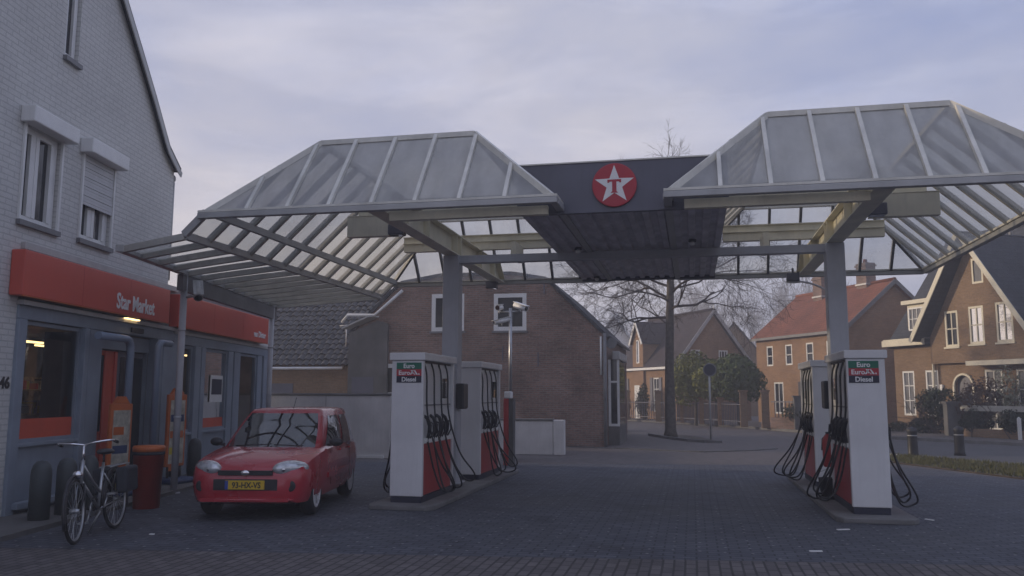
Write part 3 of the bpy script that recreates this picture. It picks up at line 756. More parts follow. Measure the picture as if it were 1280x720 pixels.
def pump(label, loc, seed, sign, outL=.32, outR=.32, reach=.25):
    R = random.Random(seed); L = 1.62
    t = thing('fuel_pump', label, 'fuel pump', loc, 0, 'fuel pumps on the islands'); t.scale = (1, 1, 1.024)
    m = MB(); m.box((-.225, .015, 0), (.225, L - .015, .085)); m.build('plinth', 'navy_sign', t)
    for y in (0, L - .08):
        m = MB(); m.box((-.24, y, .086), (.24, y + .08, 1.965)); m.build('end_panel', 'pump_white', t, bevel=.012)
    m = MB(); m.box((-.185, .082, .86), (.185, L - .082, 1.964)); m.build('cabinet', 'pump_white', t)
    for s in (-1, 1):
        m = MB(); m.box((s * .12, .083, .087), (s * .215, L - .083, .80)); m.build('side_panel', 'pump_red', t, bevel=.01)
        m = MB(); m.box((s * .12, .083, .802), (s * .222, L - .083, .86)); m.build('nozzle_rail', 'letter', t)
        m = MB(); m.box((s * .18, .083, 1.33), (s * .202, L - .083, 1.345)); m.build('trim_strip', 'dark_alu', t)
        m = MB(); m.box((s * .186, 1.0, 1.38), (s * .206, 1.4, 1.78)); d = m.build('display', 'white', t)
        m = MB(); m.box((s * .2062, 1.05, 1.43), (s * .209, 1.35, 1.73)); m.build('screen', 'car_glass', d)
    m = MB(); m.box((-.27, -.03, 1.966), (.27, L + .03, 2.075)); m.build('top_cap', 'pump_white', t, bevel=.012)
    m = MB(); m.box((-.2, .09, 1.935), (.2, L - .09, 1.9635)); m.build('hose_gallery', 'black', t)
    for s in (-1, 1):
        out = outL if s < 0 else outR
        for i in range(4):
            y = .17 + i * .36; x = s * .235
            o = out * R.uniform(.45, 1.0) * (1 if i != 0 else 1.15); yy = y + R.uniform(-.05, .2) + reach * R.random() * (1 if i > 1 else .4)
            zb = R.uniform(.04, .16); ny = .25 + i * .3
            pts = [(x * .8, y, 1.95), (x, y, 1.75), (x + s * .02, y + .01, 1.2), (x + s * o * .45, y * .6 + yy * .4, .62),
                   (x + s * o * .95, yy, zb + .12), (x + s * o * .85, yy + .06, zb), (x + s * o * .5, yy - .02, zb + .02), (x + s * o * .22, (yy + ny) / 2, .42), (s * .235, ny, .84)]
            h = MB(); h.tube(spline(pts, 6), .0135, 8); h.build('hose', 'rubber', t)
            nozzle(t, s * .22, ny, .95, s)
    if sign:
        for i, (mt, tx, sz) in enumerate((('green_sign', 'Euro', .088), ('red_sign', 'Euro', .085), ('navy_sign', 'Diesel', .088))):
            z1 = 1.935 - i * .094; zc = z1 - .047; x0 = -.165 if sign == 1 else -.215; x1 = x0 + .375
            m = MB(); m.box((x0, -.007, z1 - .0935), (x1, -.0005, z1)); b = m.build('sign_panel', mt, t)
            if i == 1:
                lettering(tx, sz, 'letter', b, (x0 + .03, -.0075, zc - .03), (1, 0, 0), (0, 0, 1), sx=1.05, bold=.002, ext=.001)
                k = MB(); q = x0 + .20
                for P in ([(0, -.03), (.022, -.03), (.06, .034), (.038, .034)], [(.012, .034), (.03, .034), (.062, -.012), (.05, -.022)], [(.062, .034), (.08, .034), (.125, -.03), (.098, -.03)], [(.066, -.03), (.085, -.03), (.074, -.008)], [(.13, -.03), (.15, -.03), (.142, -.008), (.132, -.01)]):
                    k.prism([(q + a, -.0075, zc + c) for a, c in P], (0, -.002, 0))
                k.build('mark', 'letter', b)
            else:
                lettering(tx, sz, 'letter', b, ((x0 + x1) / 2, -.0075, zc - .03), (1, 0, 0), (0, 0, 1), sx=1.0, bold=.0025, ext=.001, align='CENTER')
    return t
pump('white and red fuel pump with fuel sign, front of the left island', (-4.019, 11.6, .071), 3, 1, .34, .38, .5)
pump('white and red fuel pump without sign, rear of the left island', (-4.019, 14.96, .071), 11, 0, .2, .5, .5)
pump('white and red fuel pump with fuel sign, front of the right island', (2.24, 11.85, .071), 5, 2, .42, .55, .35)
pump('white and red fuel pump without sign, rear of the right island', (2.24, 15.17, .071), 8, 0, .75, .3, .2)

def dispenser(label, p):
    t = thing('towel_dispenser', label, 'dispenser', p, 0, 'towel dispensers on the canopy columns')
    m = MB(); m.box((-.07, -.15, 0), (.07, .15, .42)); m.build('box', 'black', t, bevel=.02)
    m = MB(); m.box((-.05, -.12, -.006), (.05, .12, -.0005)); m.build('slot', 'rubber', t)
    m = MB(); m.box((-.072, -.11, .09), (.072, .11, .1)); m.build('lid_seam', 'rubber', t)
dispenser('dark towel dispenser fixed to the right side of the left column', (-3.81, 13.8, 1.36)); dispenser('dark towel dispenser fixed to the left side of the right column', (2.03, 13.75, 1.4))
t = thing('fire_extinguisher', 'red fire extinguisher hung between the two right pumps', 'extinguisher', (1.99, 13.7, .52))
m = MB(); m.lathe((0, 0, 0), [(.055, 0), (.075, .03), (.075, .40), (.05, .46), (.025, .48), (.025, .50)], 18); m.build('cylinder', 'pump_red', t)
m = MB(); m.box((-.02, -.06, .50), (.02, .05, .525)); m.tube([(0, .03, .5), (-.07, .02, .42), (-.085, 0, .25)], .01, 6); m.build('valve', 'black', t)
t = thing('bucket', 'black bucket standing between the two right pumps', 'bucket', (1.96, 13.55, .071))
m = MB(); m.lathe((0, 0, 0), [(.0, .012), (.11, .0), (.145, .30), (.15, .30), (.135, .285), (.1, .02), (0, .02)], 22); m.build('pail', 'black', t)
m = MB(); m.tube([(-.145, 0, .29), (-.12, .03, .38), (0, .05, .43), (.12, .03, .38), (.145, 0, .29)], .006, 6); m.build('handle', 'steel', t)
t = thing('air_post', 'narrow red post with white top behind the rear left pump', 'air pump', (-4.17, 19.0, .004))
m = MB(); m.box((-.06, -.12, 0), (.06, .12, 1.5)); m.build('post', 'pump_red', t, bevel=.015)
m = MB(); m.box((-.045, -.13, 1.502), (.11, .13, 1.66)); m.build('head', 'letter', t, bevel=.02)
m = MB(); m.box((.062, -.11, .0), (.17, .11, 1.5)); m.build('side_box', 'dark_render', t)
# camera mast behind the left pumps
t = thing('camera_mast', 'thin grey steel mast with crossbar before the brick house', 'mast', (-4.42, 20.5, .0))
m = MB(); m.tube([(0, 0, 0), (0, 0, 1.2)], .065, 14); m.tube([(0, 0, 1.2), (0, 0, 3.75)], .04, 12); m.lathe((0, 0, 0), [(.12, .0), (.12, .02)], 14); m.build('pole', 'steel', t)
m = MB(); m.tube([(-.3, 0, 3.66), (.28, 0, 3.66)], .02, 8); m.tube([(0, 0, 3.42), (-.12, -.08, 3.42)], .02, 8); m.build('crossbar', 'steel', t)
def cctv(label, p, d, ln, r, mat='letter'):
    t = thing('security_camera', label, 'camera', p, 0, 'security cameras')
    d = Vector(d).normalized(); m = MB(); m.tube([-d * ln * .5, d * ln * .5], r, 14); m.build('housing', mat, t)
    m = MB(); m.lathe(d * ln * .5, [(r * .8, .0), (r * .8, .006)], 12, d); m.build('lens', 'car_glass', t)
    m = MB(); m.beam(-d * ln * .5 + Vector((0, 0, r * 1.05)), d * ln * .62 + Vector((0, 0, r * 1.05)), r * 2.1, .012); m.build('sun_shield', mat, t)
    m = MB(); m.tube([(0, 0, -r), (0, .02, -r - .07)], .016, 8); m.build('bracket', 'steel', t)
    return t
cctv('small white box camera on the left end of the mast crossbar', (-4.7, 20.45, 3.76), (-.2, -.8, -.1), .2, .075)
cctv('white bullet camera on the right end of the mast crossbar', (-4.15, 20.45, 3.77), (.75, -.5, -.28), .42, .075)
cctv('white bullet camera low on the left of the mast', (-4.62, 20.4, 3.42), (-.8, -.5, -.25), .42, .06)

# ------------------------------------------------------------------ shop house
G0 = Vector((-8.5536, 9.359, 0)); FA = math.radians(100.5)
FU = Vector((math.cos(FA), math.sin(FA), 0)); FN = Vector((math.sin(FA), -math.cos(FA), 0))
def FP(s, out, z=0.): return G0 + FU * s + FN * out + Vector((0, 0, z))
t = shop = thing('shop_house', 'tall pale grey brick gable house with a blue shop front below', 'house', G0, FA)
I = lambda s, d, z: Vector((s, d, z))
rise = [(1.95, 7.91), (2.57, 7.3), (3.18, 6.68), (3.82, 5.98), (4.28, 5.72)]
prof = [(-1. - s, z) for s, z in rise[::-1]] + [(-.5, 10.36)] + rise
W1, W2, W3 = (-.26, .62, 3.84, 5.12), (1.18, 2.1, 3.86, 5.13), (.52, .88, 6.38, 7.7)
m = MB(); wall(m, prof, [W1, W2, W3], I, .14, 3.5); m.build('gable_wall', 'grey_brick', t, bevel=0)
m = MB(); m.poly([(4.28, 0, 2.7), (4.28, 11, 2.7), (4.28, 11, 5.72), (4.28, 0, 5.72)]); m.poly([(-5.28, 0, 0), (-5.28, 11, 0), (-5.28, 11, 5.72), (-5.28, 0, 5.72)])
m.poly([(-5.28, 11, 0), (4.28, 11, 0), (4.28, 11, 5.7), (-.5, 11, 10.3), (-5.28, 11, 5.7)]); m.build('side_walls', 'grey_brick', t)
full = [(s, z) for s, z in prof]
m = MB()
for (a, za), (b, zb) in zip(full, full[1:]):
    ov = .09
    q = [(a, -ov, za + .02), (b, -ov, zb + .02), (b, 11.1, zb + .02), (a, 11.1, za + .02)]
    m.prism(q, Vector((-(zb - za), 0, b - a)).normalized() * .08)
a, za = full[-1]; m.prism([(a, -.09, za + .02), (a + .1, -.09, za - .02), (a + .1, 11.1, za - .02), (a, 11.1, za + .02)], (0, 0, .08)); m.build('roof', 'slate', t)
m = MB()
for (a, za), (b, zb) in zip(full, full[1:]): m.beam((a, -.1, za - .03), (b, -.1, zb - .03), .02, .11, (0, 0, 1))
m.beam((4.28, -.1, 5.69), (4.38, -.1, 5.65), .02, .1); m.build('verge_board', 'alu', t)
m = MB(); m.tube([(4.36, .02, 5.58), (4.36, 11, 5.58)], .06, 10); m.build('gutter', 'dark_alu', t)
m = MB()
for (a, z) in ((4.31, 4.0),): m.tube([(4.33, .03, 5.5), (4.33, .03, 3.66)], .035, 8)
m.build('downpipe', 'alu', t)
def upper(wd, shut, mull):
    a, b, c, d = wd
    w = window(t, I, a + .02, b - .02, c, d, 'white', 'curtain_glass' if False else 'glass', .085, 1, 1, .08, 'dark_alu')
    f = MB()
    if mull:
        s = a + (b - a) * mull; fbox(f, I, s - .055, s + .055, .045, .11, c + .085, d - .085); f.build('mullion', 'white', w)
        f = MB(); fbox(f, I, s + .09, b - .16, .05, .115, c + .16, d - .14)
        # casement with its own stiles
        for (p, q) in ((s + .055, s + .13), (b - .18, b - .105)):
            k = MB(); fbox(k, I, p, q, .038, .1, c + .086, d - .086); k.build('casement', 'white', w)
    if shut is not None:
        k = MB(); fbox(k, I, a - .1, b + .1, -.2, -.002, d + .0, d + .22); k.build('shutter_box', 'white', t, bevel=.015)
        for s in (a + .0, b - .0):
            k = MB(); fbox(k, I, s - .02, s + .02, -.035, -.002, c - .02, d - .002); k.build('guide_rail', 'white', t)
        if shut > 0:
            k = MB(); z = d - .003
            while z > d - shut: fbox(k, I, a + .022, b - .022, -.022 + .006 * (int(z * 100) % 2), -.006, z - .043, z); z -= .047
            k.build('roller_shutter', 'shutter', t)
upper(W1, 0, .34); upper(W2, .72, .4); upper(W3, None, 0)
for (a, b, z) in ((W1[0], W1[1], W1[2]),): pass
# ground floor
m = MB(); m.box((-5.28, 0, 0), (-.12, .14, 3.5)); m.build('pier_wall', 'grey_brick', t)
num = lettering('46', .2, 'black', t, (-.36, -.004, 1.66), (1, 0, 0), (0, 0, 1), 'house_number', .006, 1., .006)
m = MB(); m.box((-.14, -.1, 2.74), (4.6, .05, 2.8)); m.box((4.55, -.06, 2.70), (10.25, .05, 2.76)); m.build('sill_trim', 'alu', t)
m = MB(); m.box((-.12, -.03, 2.56), (4.6, .12, 2.74)); m.box((4.6, -.03, 2.52), (10.22, .12, 2.70)); m.build('header', 'shop_blue', t, bevel=.01)
m = MB()
for (a, b) in ((-.12, .06), (1.5, 1.62), (1.68, 2.06), (3.9, 4.12), (4.14, 4.86), (5.58, 5.86), (5.9, 6.1), (7.45, 7.75), (7.82, 8.2), (9.4, 9.72), (9.78, 10.22)):
    m = MB(); m.box((a, -.02 - .03 * (int(a * 10) % 2), .0), (b, .12, 2.558 if a < 4 else 2.518)); m.build('pilaster', 'shop_blue', t, bevel=.01)
for (a, b, z) in ((.06, 1.5, .95), (4.86, 5.58, .86), (6.1, 7.45, .86), (8.2, 9.4, .4)): m = MB(); m.box((a, .02, .0), (b, .11, z)); m.box((a, -.04, z - .05), (b, .02, z)); m.build('stall_riser', 'shop_blue', t, bevel=.008)
m = MB(); m.box((.0, -.12, .12), (1.5, -.0, .2)); m.build('ledge', 'shop_blue', t, bevel=.008)
for (a, b, z0, z1) in ((.06, 1.5, .95, 2.55), (4.86, 5.58, .86, 2.51), (6.1, 7.45, .86, 2.51), (8.2, 9.4, .4, 2.51)):
    window(t, I, a, b, z0, z1, 'shop_blue', 'shop_glass', .05, 1, 1, .05, None, name='shop_window')
for (a, b, z0, z1) in ((.12, 1.44, .97, 1.26), (4.92, 5.52, .9, 1.1), (6.16, 7.4, .9, 1.1)):
    m = MB(); m.box((a, .046, z0), (b, .052, z1)); m.build('window_band', 'band_red', t)
# entrance recess
m = MB(); m.box((2.06, .1, 2.3), (3.9, .9, 2.54)); m.build('door_lintel', 'shop_blue', t)
m = MB(); m.box((2.1, .18, .05), (2.92, .24, 2.28)); 
d = m.build('door', 'band_red', t); 
m = MB()
for (a, b) in ((2.14, 2.22), (2.5, 2.56), (2.82, 2.9)): m.box((a, .155, .06), (b, .178, 2.27))
m.build('door_stile', 'sign_red', d)
m = MB(); m.box((2.24, .162, 1.0), (2.48, .177, 2.2)); m.build('pane', 'glass', d)
m = MB(); m.box((2.96, .18, .05), (3.86, .24, 2.28)); d = m.build('door', 'black_metal', t)
m = MB(); m.box((3.04, .165, .15), (3.8, .178, 2.2)); m.build('pane', 'glass', d)
m = MB(); m.tube([(3.12, .12, .95), (3.12, .12, 1.35)], .015, 8); m.build('handle', 'chrome', d)
for a, b in ((2.06, 2.1), (3.86, 3.9)):
    m = MB(); m.box((a, .12, .0), (b, .9, 2.3)); m.build('door_jamb', 'shop_blue', t)
m = MB(); m.box((2.9, -.07, 2.6), (3.3, -.035, 2.68)); m.build('motion_sensor', 'black', t)
# interior
m = MB(); m.poly([(-.1, .13, .02), (10.2, .13, .02), (10.2, 5, .02), (-.1, 5, .02)]); m.poly([(-.1, 5, 0), (10.2, 5, 0), (10.2, 5, 2.7), (-.1, 5, 2.7)]); m.poly([(-.1, .13, 2.69), (10.2, .13, 2.69), (10.2, 5, 2.69), (-.1, 5, 2.69)])
m.poly([(-.09, .15, 0), (-.09, 5, 0), (-.09, 5, 2.7), (-.09, .15, 2.7)]); m.poly([(10.19, .15, 0), (10.19, 5, 0), (10.19, 5, 2.7), (10.19, .15, 2.7)]); m.build('shop_room', 'shopdark', t)
# flat roof of the single storey part and its end wall
m = MB(); m.box((4.3, .0, 3.42), (10.3, 7, 3.55)); m.build('flat_roof', 'dark_alu', t)
m = MB(); m.box((4.4, .02, 2.76), (10.28, .12, 3.42)); m.box((10.2, .13, 0), (10.28, 7, 3.42)); m.box((4.4, 6.9, 0), (10.2, 7, 3.42)); m.build('rear_walls', 'grey_brick', t)
m = MB(); m.box((-.14, -.06, 3.47), (4.6, .0, 3.56)); m.build('flashing', 'alu', t)
for i, (s, d, ln) in enumerate(((3.3, 2.0, 1.1), (5.3, 2.5, 1.6), (9.0, 1.4, 1.0))):
    o = thing('tube_lamp', ('short lit tube lamp at the left of the first shop window', 'longer lit tube lamp deep inside the first shop window', 'lit tube lamp inside the third shop window')[i], 'lamp', FP(s, -d, 2.46), FA, 'tube lamps in the shop')
    m = MB(); m.box((-ln / 2, -.03, 0), (ln / 2, .03, .03)); m.build('tube', 'tube_lamp', o)
    m = MB(); m.box((-ln / 2, -.05, .031), (ln / 2, .05, .08)); m.build('fitting', 'white', o)
def shelf_unit(label, s, d, h, w_, seed):
    R = random.Random(seed); o = thing('shelf_unit', label, 'shelving', FP(s, -d, .02), FA, 'shelves inside the shop')
    m = MB(); m.box((-w_ / 2, .2, 0), (w_ / 2, .24, h)); m.build('back', 'shelf', o)
    for i in range(4):
        z = .25 + i * (h - .3) / 3.5
        m = MB(); m.box((-w_ / 2, -.15, z), (w_ / 2, .2, z + .03)); m.build('shelf', 'shelf', o)
        for mt in ('yellow', 'pale_print', 'band_red', 'tarp'):
            m = MB()
            for k in range(6):
                x = R.uniform(-w_ / 2 + .05, w_ / 2 - .1); hh = R.uniform(.08, .22); m.box((x, -.1 + R.uniform(0, .02), z + .031), (x + R.uniform(.05, .1), .1, z + .031 + hh))
            q = m.build('goods', mt, o); q['kind'] = 'stuff'
shelf_unit('stocked shelf just inside the first shop window', 2.6, 1.2, 1.45, 1.3, 1); shelf_unit('taller stocked shelf at the back of the shop', 6.0, 3.2, 1.9, 2.2, 2); shelf_unit('stocked shelf behind the window right of the entrance', 9.2, 1.6, 1.6, 1.3, 3)
o = tag(MB().box((6.62, .035, 1.42), (7.3, .045, 1.98)).build('tmp', 'white'), 'white framed notice board behind the third shop window', 'notice board'); o.name = 'notice_board'
o.location = G0; o.rotation_euler = (0, 0, FA); ROOT['notice_board'] = Matrix.Translation(G0) @ Matrix.Rotation(FA, 4, 'Z')
m = MB(); m.box((6.69, .029, 1.58), (7.25, .0345, 1.9)); m.build('sheet', 'navy_sign', o)
# red fascia signs
def fsign(label, s0, s1, z0, z1, txt, at, size, sx, bold):
    o = thing('shop_sign', label, 'sign', FP(s0, 0, z0), FA, 'red fascia signs')
    L = s1 - s0; h = z1 - z0
    m = MB(); m.box((0, -.19, 0), (L, -.005, h)); m.build('box', 'sign_red', o, bevel=.012)
    m = MB(); m.box((.0, -.197, -.012), (L, -.17, -.001)); m.build('edge_trim', 'orange', o)
    lettering(txt, size, 'letter', o, (at, -.1945,   .085 if size > .2 else .11), (1, 0, 0), (0, 0, 1), 'lettering', .004, sx, bold)
    for x in (L * .33, L * .66):
        m = MB(); m.box((x - .003, -.1915, .01), (x + .003, -.189, h - .01)); m.build('panel_joint', 'pump_red', o)
fsign('long red fascia sign reading Star Market above the shop entrance', -.33, 3.98, 2.84, 3.43, 'Star Market', 2.40, .34, .80, .007)
fsign('red fascia sign with small white name, right of the grey post', 4.38, 9.58, 2.81, 3.41, 'van Dinter', 4.14, .2, .98, .004)
# under-sign lamp
t = thing('sign_lamp', 'small lit lamp under the Star Market sign', 'lamp', FP(2.75, .12, 2.79), FA)
m = MB(); m.box((-.22, -.03, 0), (.22, .03, .018)); m.build('tube', 'tube_lamp', t); m = MB(); m.box((-.24, -.04, .019), (.24, .04, .045)); m.build('fitting', 'dark_alu', t)
# camera on the awning post
p = outer(12.38); cctv('grey dome-nosed camera on the awning post by the sign', p + Vector((.27, -.02, 3.27 - 3.6)), (.42, -.55, -.62), .36, .075, 'alu')
m = MB(); m.tube([p + Vector((.05, 0, -.42)), p + Vector((.26, -.01, -.4))], .02, 8); m.build('camera_arm', 'alu', bpy.data.objects['lean_to_awning'], True)
# pale blue pipe hoops at the entrance
def hoop(label, s0, s1, out0, z):
    o = thing('pipe_hoop', label, 'pipe frame', FP(s1, out0, 0), FA, 'pale blue pipe hoops at the entrance')
    L = s0 - s1; sg = 1 if L > 0 else -1; pts = [(0, 0, 0), (0, 0, z - .22)]
    for i in range(1, 7):
        a = i / 6 * PI / 2; pts.append((sg * .16 * (1 - math.cos(a)), 0, z - .22 + .16 * math.sin(a)))
    pts += [(L - sg * .02, 0, z - .06)]
    m = MB(); m.tube(pts, .058, 14); m.build('pipe', 'pipe_blue', o)
    m = MB(); m.lathe((0, 0, 0), [(.12, .0), (.12, .015), (.08, .02)], 14); m.build('flange', 'pipe_blue', o)
hoop('pale blue pipe hoop left of the shop entrance', 1.3, 2.33, .33, 2.5); hoop('pale blue pipe hoop right of the shop entrance', 3.8, 3.29, .33, 2.52)

# pavement along the shop
m = MB(); m.prism([FP(-4, .0, .0), FP(-4, .95), FP(4.4, .95), FP(10.4, .45), FP(10.4, .0)], (0, 0, .06)); m.build('shop_pavement', 'dark_render', None)['kind'] = 'structure'
# rounded guard posts
proto = None
for i, (x, y, lb) in enumerate(((-7.88, 9.12, 'thick grey guard post with rounded top, nearest the street, behind the bicycle'), (-7.93, 9.62, 'thick grey guard post with rounded top, second from the street'), (-7.99, 10.1, 'thick grey guard post with rounded top, third, half behind the bicycle'),
                               (-9.0, 13.55, 'grey guard post right of the right orange board'), (-9.12, 14.35, 'grey guard post between the orange board and the red car'), (-9.35, 16.3, 'grey guard post mostly hidden behind the red car'))):
    if proto is None:
        proto = thing('guard_post', lb, 'guard post', (x, y, .0), FA, 'guard posts along the shop front')
        m = MB(); m.lathe((0, 0, 0), [(.12, 0), (.12, .60), (.115, .66), (.095, .72), (.06, .76), (0, .775)], 24); m.build('shaft', 'bollard', proto)
        m = MB(); m.lathe((0, 0, 0), [(.14, 0), (.14, .02), (.125, .03)], 24); m.build('collar', 'bollard', proto)
    else: dup(proto, (x, y, .0), FA, lb)
# waste bin
t = thing('waste_bin', 'red waste bin with orange lid beside the bicycle', 'bin', (-7.55, 10.75, .0), FA)
m = MB(); m.lathe((0, 0, 0), [(.175, .0), (.205, .78), (.21, .78)], 28); m.build('body', 'bin_red', t)
m = MB(); m.lathe((0, 0, 0), [(.215, .785), (.22, .84), (.205, .865), (.05, .872), (0, .872)], 28); m.build('lid', 'orange', t)
m = MB(); m.lathe((0, 0, 0), [(.212, .74), (.214, .782)], 28); m.build('rim', 'dark_bag', t)
# orange pavement boards
def board(label, p, rz, h, seed):
    t = thing('advert_board', label, 'advert board', p, rz, 'orange advert boards')
    m = MB(); m.box((-.23, -.03, .28), (.23, .03, h)); m.build('frame', 'orange', t, bevel=.015)
    m = MB(); m.box((-.18, -.036, .33), (.18, -.0305, h - .1)); m.build('poster', 'pale_print', t)
    R = random.Random(seed)
    for i in range(4):
        z = h - .35 - i * .28; m = MB(); m.box((-.17, -.04, z - .12), (-.17 + R.uniform(.2, .33), -.0365, z)); m.build('print', ('yellow', 'orange', 'tarp', 'orange')[(i + seed) % 4], t)
    for x in (-.15, .15):
        m = MB(); m.tube([(x, 0, .06), (x, 0, .279)], .02, 8); m.build('leg', 'black', t)
    m = MB(); m.box((-.33, -.26, .0), (.33, .26, .09)); m.build('base', 'tarp', t, bevel=.04)
    m = MB(); m.prism([(-.16, -.028, h + .001), (.16, -.028, h + .001), (.07, -.028, h + .11), (-.07, -.028, h + .11)], (0, .056, 0)); m.build('topper', 'orange', t)
board('orange advert board standing in the shop entrance behind the bin', FP(2.07, .36, .061), FA - .25, 1.38, 1); board('orange advert board on blue base between bin and red car', FP(3.95, .42, .061), FA - .3, 1.52, 2)

# ------------------------------------------------------------------ red car
def bool_cut(o, cutters):
    for c in cutters:
        b = o.modifiers.new('arch', 'BOOLEAN'); b.operation = 'DIFFERENCE'; b.solver = 'EXACT'; b.object = c
    dg = bpy.context.evaluated_depsgraph_get(); dg.update()
    me = bpy.data.meshes.new_from_object(o.evaluated_get(dg)); o.modifiers.clear(); o.data = me
    for c in cutters: bpy.data.objects.remove(c)
def loft(mb, rings, close=True, caps=True, smooth=True):
    n = len(rings[0]); vs = [p for r in rings for p in r]; fs = []
    for i in range(len(rings) - 1):
        for j in range(n if close else n - 1): fs.append((i * n + j, i * n + (j + 1) % n, (i + 1) * n + (j + 1) % n, (i + 1) * n + j))
    mb.add(vs, fs, smooth)
    if caps:
        k = len(mb.v) - len(vs)
        mb.f.append([k + j for j in range(n)]); mb.sm.append(False); mb.f.append([k + (len(rings) - 1) * n + j for j in range(n)][::-1]); mb.sm.append(False)
car = thing('parked_car', 'small red five door car parked nose out along the shop', 'car', (-5.87, 11.64, .004), FA - PI / 2); car.scale = (.96, .97, 1.0)
# stations: y, z low, half width low, half width belt, z shoulder, z centre top
ST = [(-1.86, .30, .50, .56, .57, .60), (-1.83, .24, .62, .66, .62, .65), (-1.74, .21, .70, .745, .68, .72), (-1.55, .20, .745, .785, .75, .80), (-1.3, .20, .76, .80, .80, .86),
      (-1.0, .20, .765, .805, .845, .915), (-.7, .20, .77, .81, .87, .95), (-.2, .20, .77, .81, .89, .93), (.4, .20, .77, .81, .905, .93), (1.0, .20, .77, .80, .895, .92),
      (1.45, .22, .755, .785, .865, .90), (1.68, .27, .735, .765, .845, .88), (1.80, .33, .70, .735, .82, .86), (1.855, .40, .64, .68, .76, .78)]
rings = []
for (y, zl, hl, hb, zs, zt) in ST:
    half = [(hl * .55, zl), (hl * .96, zl + .015), (hl, zl + .07), (hl + (hb - hl) * .5, zl + (zs - zl) * .3), (hb, zl + (zs - zl) * .55), (hb * .995, zl + (zs - zl) * .8), (hb * .965, zs - .01), (hb * .90, zs + (zt - zs) * .35), (hb * .5, zt - (zt - zs) * .15), (0, zt)]
    rings.append([(x, y, z) for x, z in half] + [(-x, y, z) for x, z in half[-2::-1]])
m = MB(); loft(m, rings); body = m.build('body', 'car_red', car)
cut = []
for y in (-1.16, 1.2):
    for s in (-1, 1):
        k = MB(); k.lathe((s * .50, y, .30), [(.352, 0), (.352, .5)], 40, (s, 0, 0)); cut.append(k.build('cutter', 'black'))
bool_cut(body, cut); body.data.materials.clear(); body.data.materials.append(M['car_red'])
for p in body.data.polygons: p.use_smooth = True
try:
    e = body.modifiers.new('split', 'EDGE_SPLIT'); e.split_angle = math.radians(38)
except Exception: pass
m = MB(); m.box((-.60, -1.62, .19), (.60, 1.70, .62)); m.build('underbody', 'black', car)
# greenhouse: surface between a belt ring and a roof ring
def gr(u, belt):
    """u 0..4: front, right side, back, left side"""
    k = int(u) % 4; f = u - int(u)
    if belt: fx, fy, fb, rx, ry, rb = .69, -.80, .24, .785, 1.80, .06
    else: fx, fy, fb, rx, ry, rb = .53, -.06, .15, .61, 1.71, .05
    if k == 0: x = -fx + 2 * fx * f; return (x, fy - fb * (1 - (x / fx) ** 2))
    if k == 2: x = fx - 2 * fx * f; return (x * .985, ry + rb * (1 - (x / fx) ** 2))
    g_ = f if k == 1 else 1 - f; y = fy + (ry - fy) * g_; x = fx + (rx - fx) * math.sin(min(1, g_ * 1.35) * PI / 2) - max(0, g_ - .7) * (rx - fx * .985) / .3
    return (x if k == 1 else -x, y)
def GP(u, v, off=0.):
    a, b = Vector(gr(u, True)), Vector(gr(u, False)); q = a.lerp(b, v); bul = .035 * math.sin(PI * v)
    c = Vector((0, .5)); d = (q - c); d = d.normalized() if d.length else d
    q = q + d * (bul + off); zf = .93 + .06 * (0 if 1 <= u < 2 or 3 <= u < 4 else 1) * 0
    return Vector((q.x, q.y, .875 + (1.445 - .875) * v + off * .3))
us = [i / 20 for i in range(20)] + [1 + i / 14 for i in range(14)] + [2 + i / 8 for i in range(8)] + [3 + i / 14 for i in range(14)]
rings = [[tuple(GP(u, v)) for u in us] for v in (-.04, .25, .5, .75, 1.)]
cc = Vector((0, .80, 0))
for sc_, z in ((.95, 1.478), (.8, 1.497), (.5, 1.51), (.2, 1.513)):
    rings.append([((gr(u, False)[0]) * sc_, .79 + (gr(u, False)[1] - .79) * sc_, z) for u in us])
m = MB(); loft(m, rings, True, True); m.build('cabin', 'car_red', car)
def glazing(name, u0, u1, v0, v1, nu=10, nv=5, off=.008, sl0=0., sl1=0., mat='car_glass'):
    m = MB(); vs = []
    for j in range(nv + 1):
        v = v0 + (v1 - v0) * j / nv; f = j / nv
        for i in range(nu + 1):
            u = (u0 + sl0 * f) + ((u1 + sl1 * f) - (u0 + sl0 * f)) * i / nu; vs.append(tuple(GP(u, v, off)))
    m.add(vs, [(j * (nu + 1) + i, j * (nu + 1) + i + 1, (j + 1) * (nu + 1) + i + 1, (j + 1) * (nu + 1) + i) for j in range(nv) for i in range(nu)], True)
    return m.build(name, mat, car)
glazing('windscreen', .04, .96, .04, .95, 28, 14)
glazing('rear_window', 2.1, 2.9, .15, .88)
for b in (1, 3):
    f = lambda a: b + a if b == 1 else b + 1 - a
    for (a0, a1, s0, s1) in ((.10, .44, .06, .0), (.49, .78, 0, -.0), (.82, .95, 0, -.03)):
        glazing('side_window', f(a0), f(a1), .06, .88, 8, 4, .008, s0 if b == 1 else -s0, s1 if b == 1 else -s1)
m = MB(); m.tube([(-.45, -.99, .93), (.0, -1.02, .955), (.05, -.98, .96)], .01, 6); m.tube([(.1, -1.03, .95), (.5, -.96, .93)], .01, 6); m.build('wiper', 'black', car)
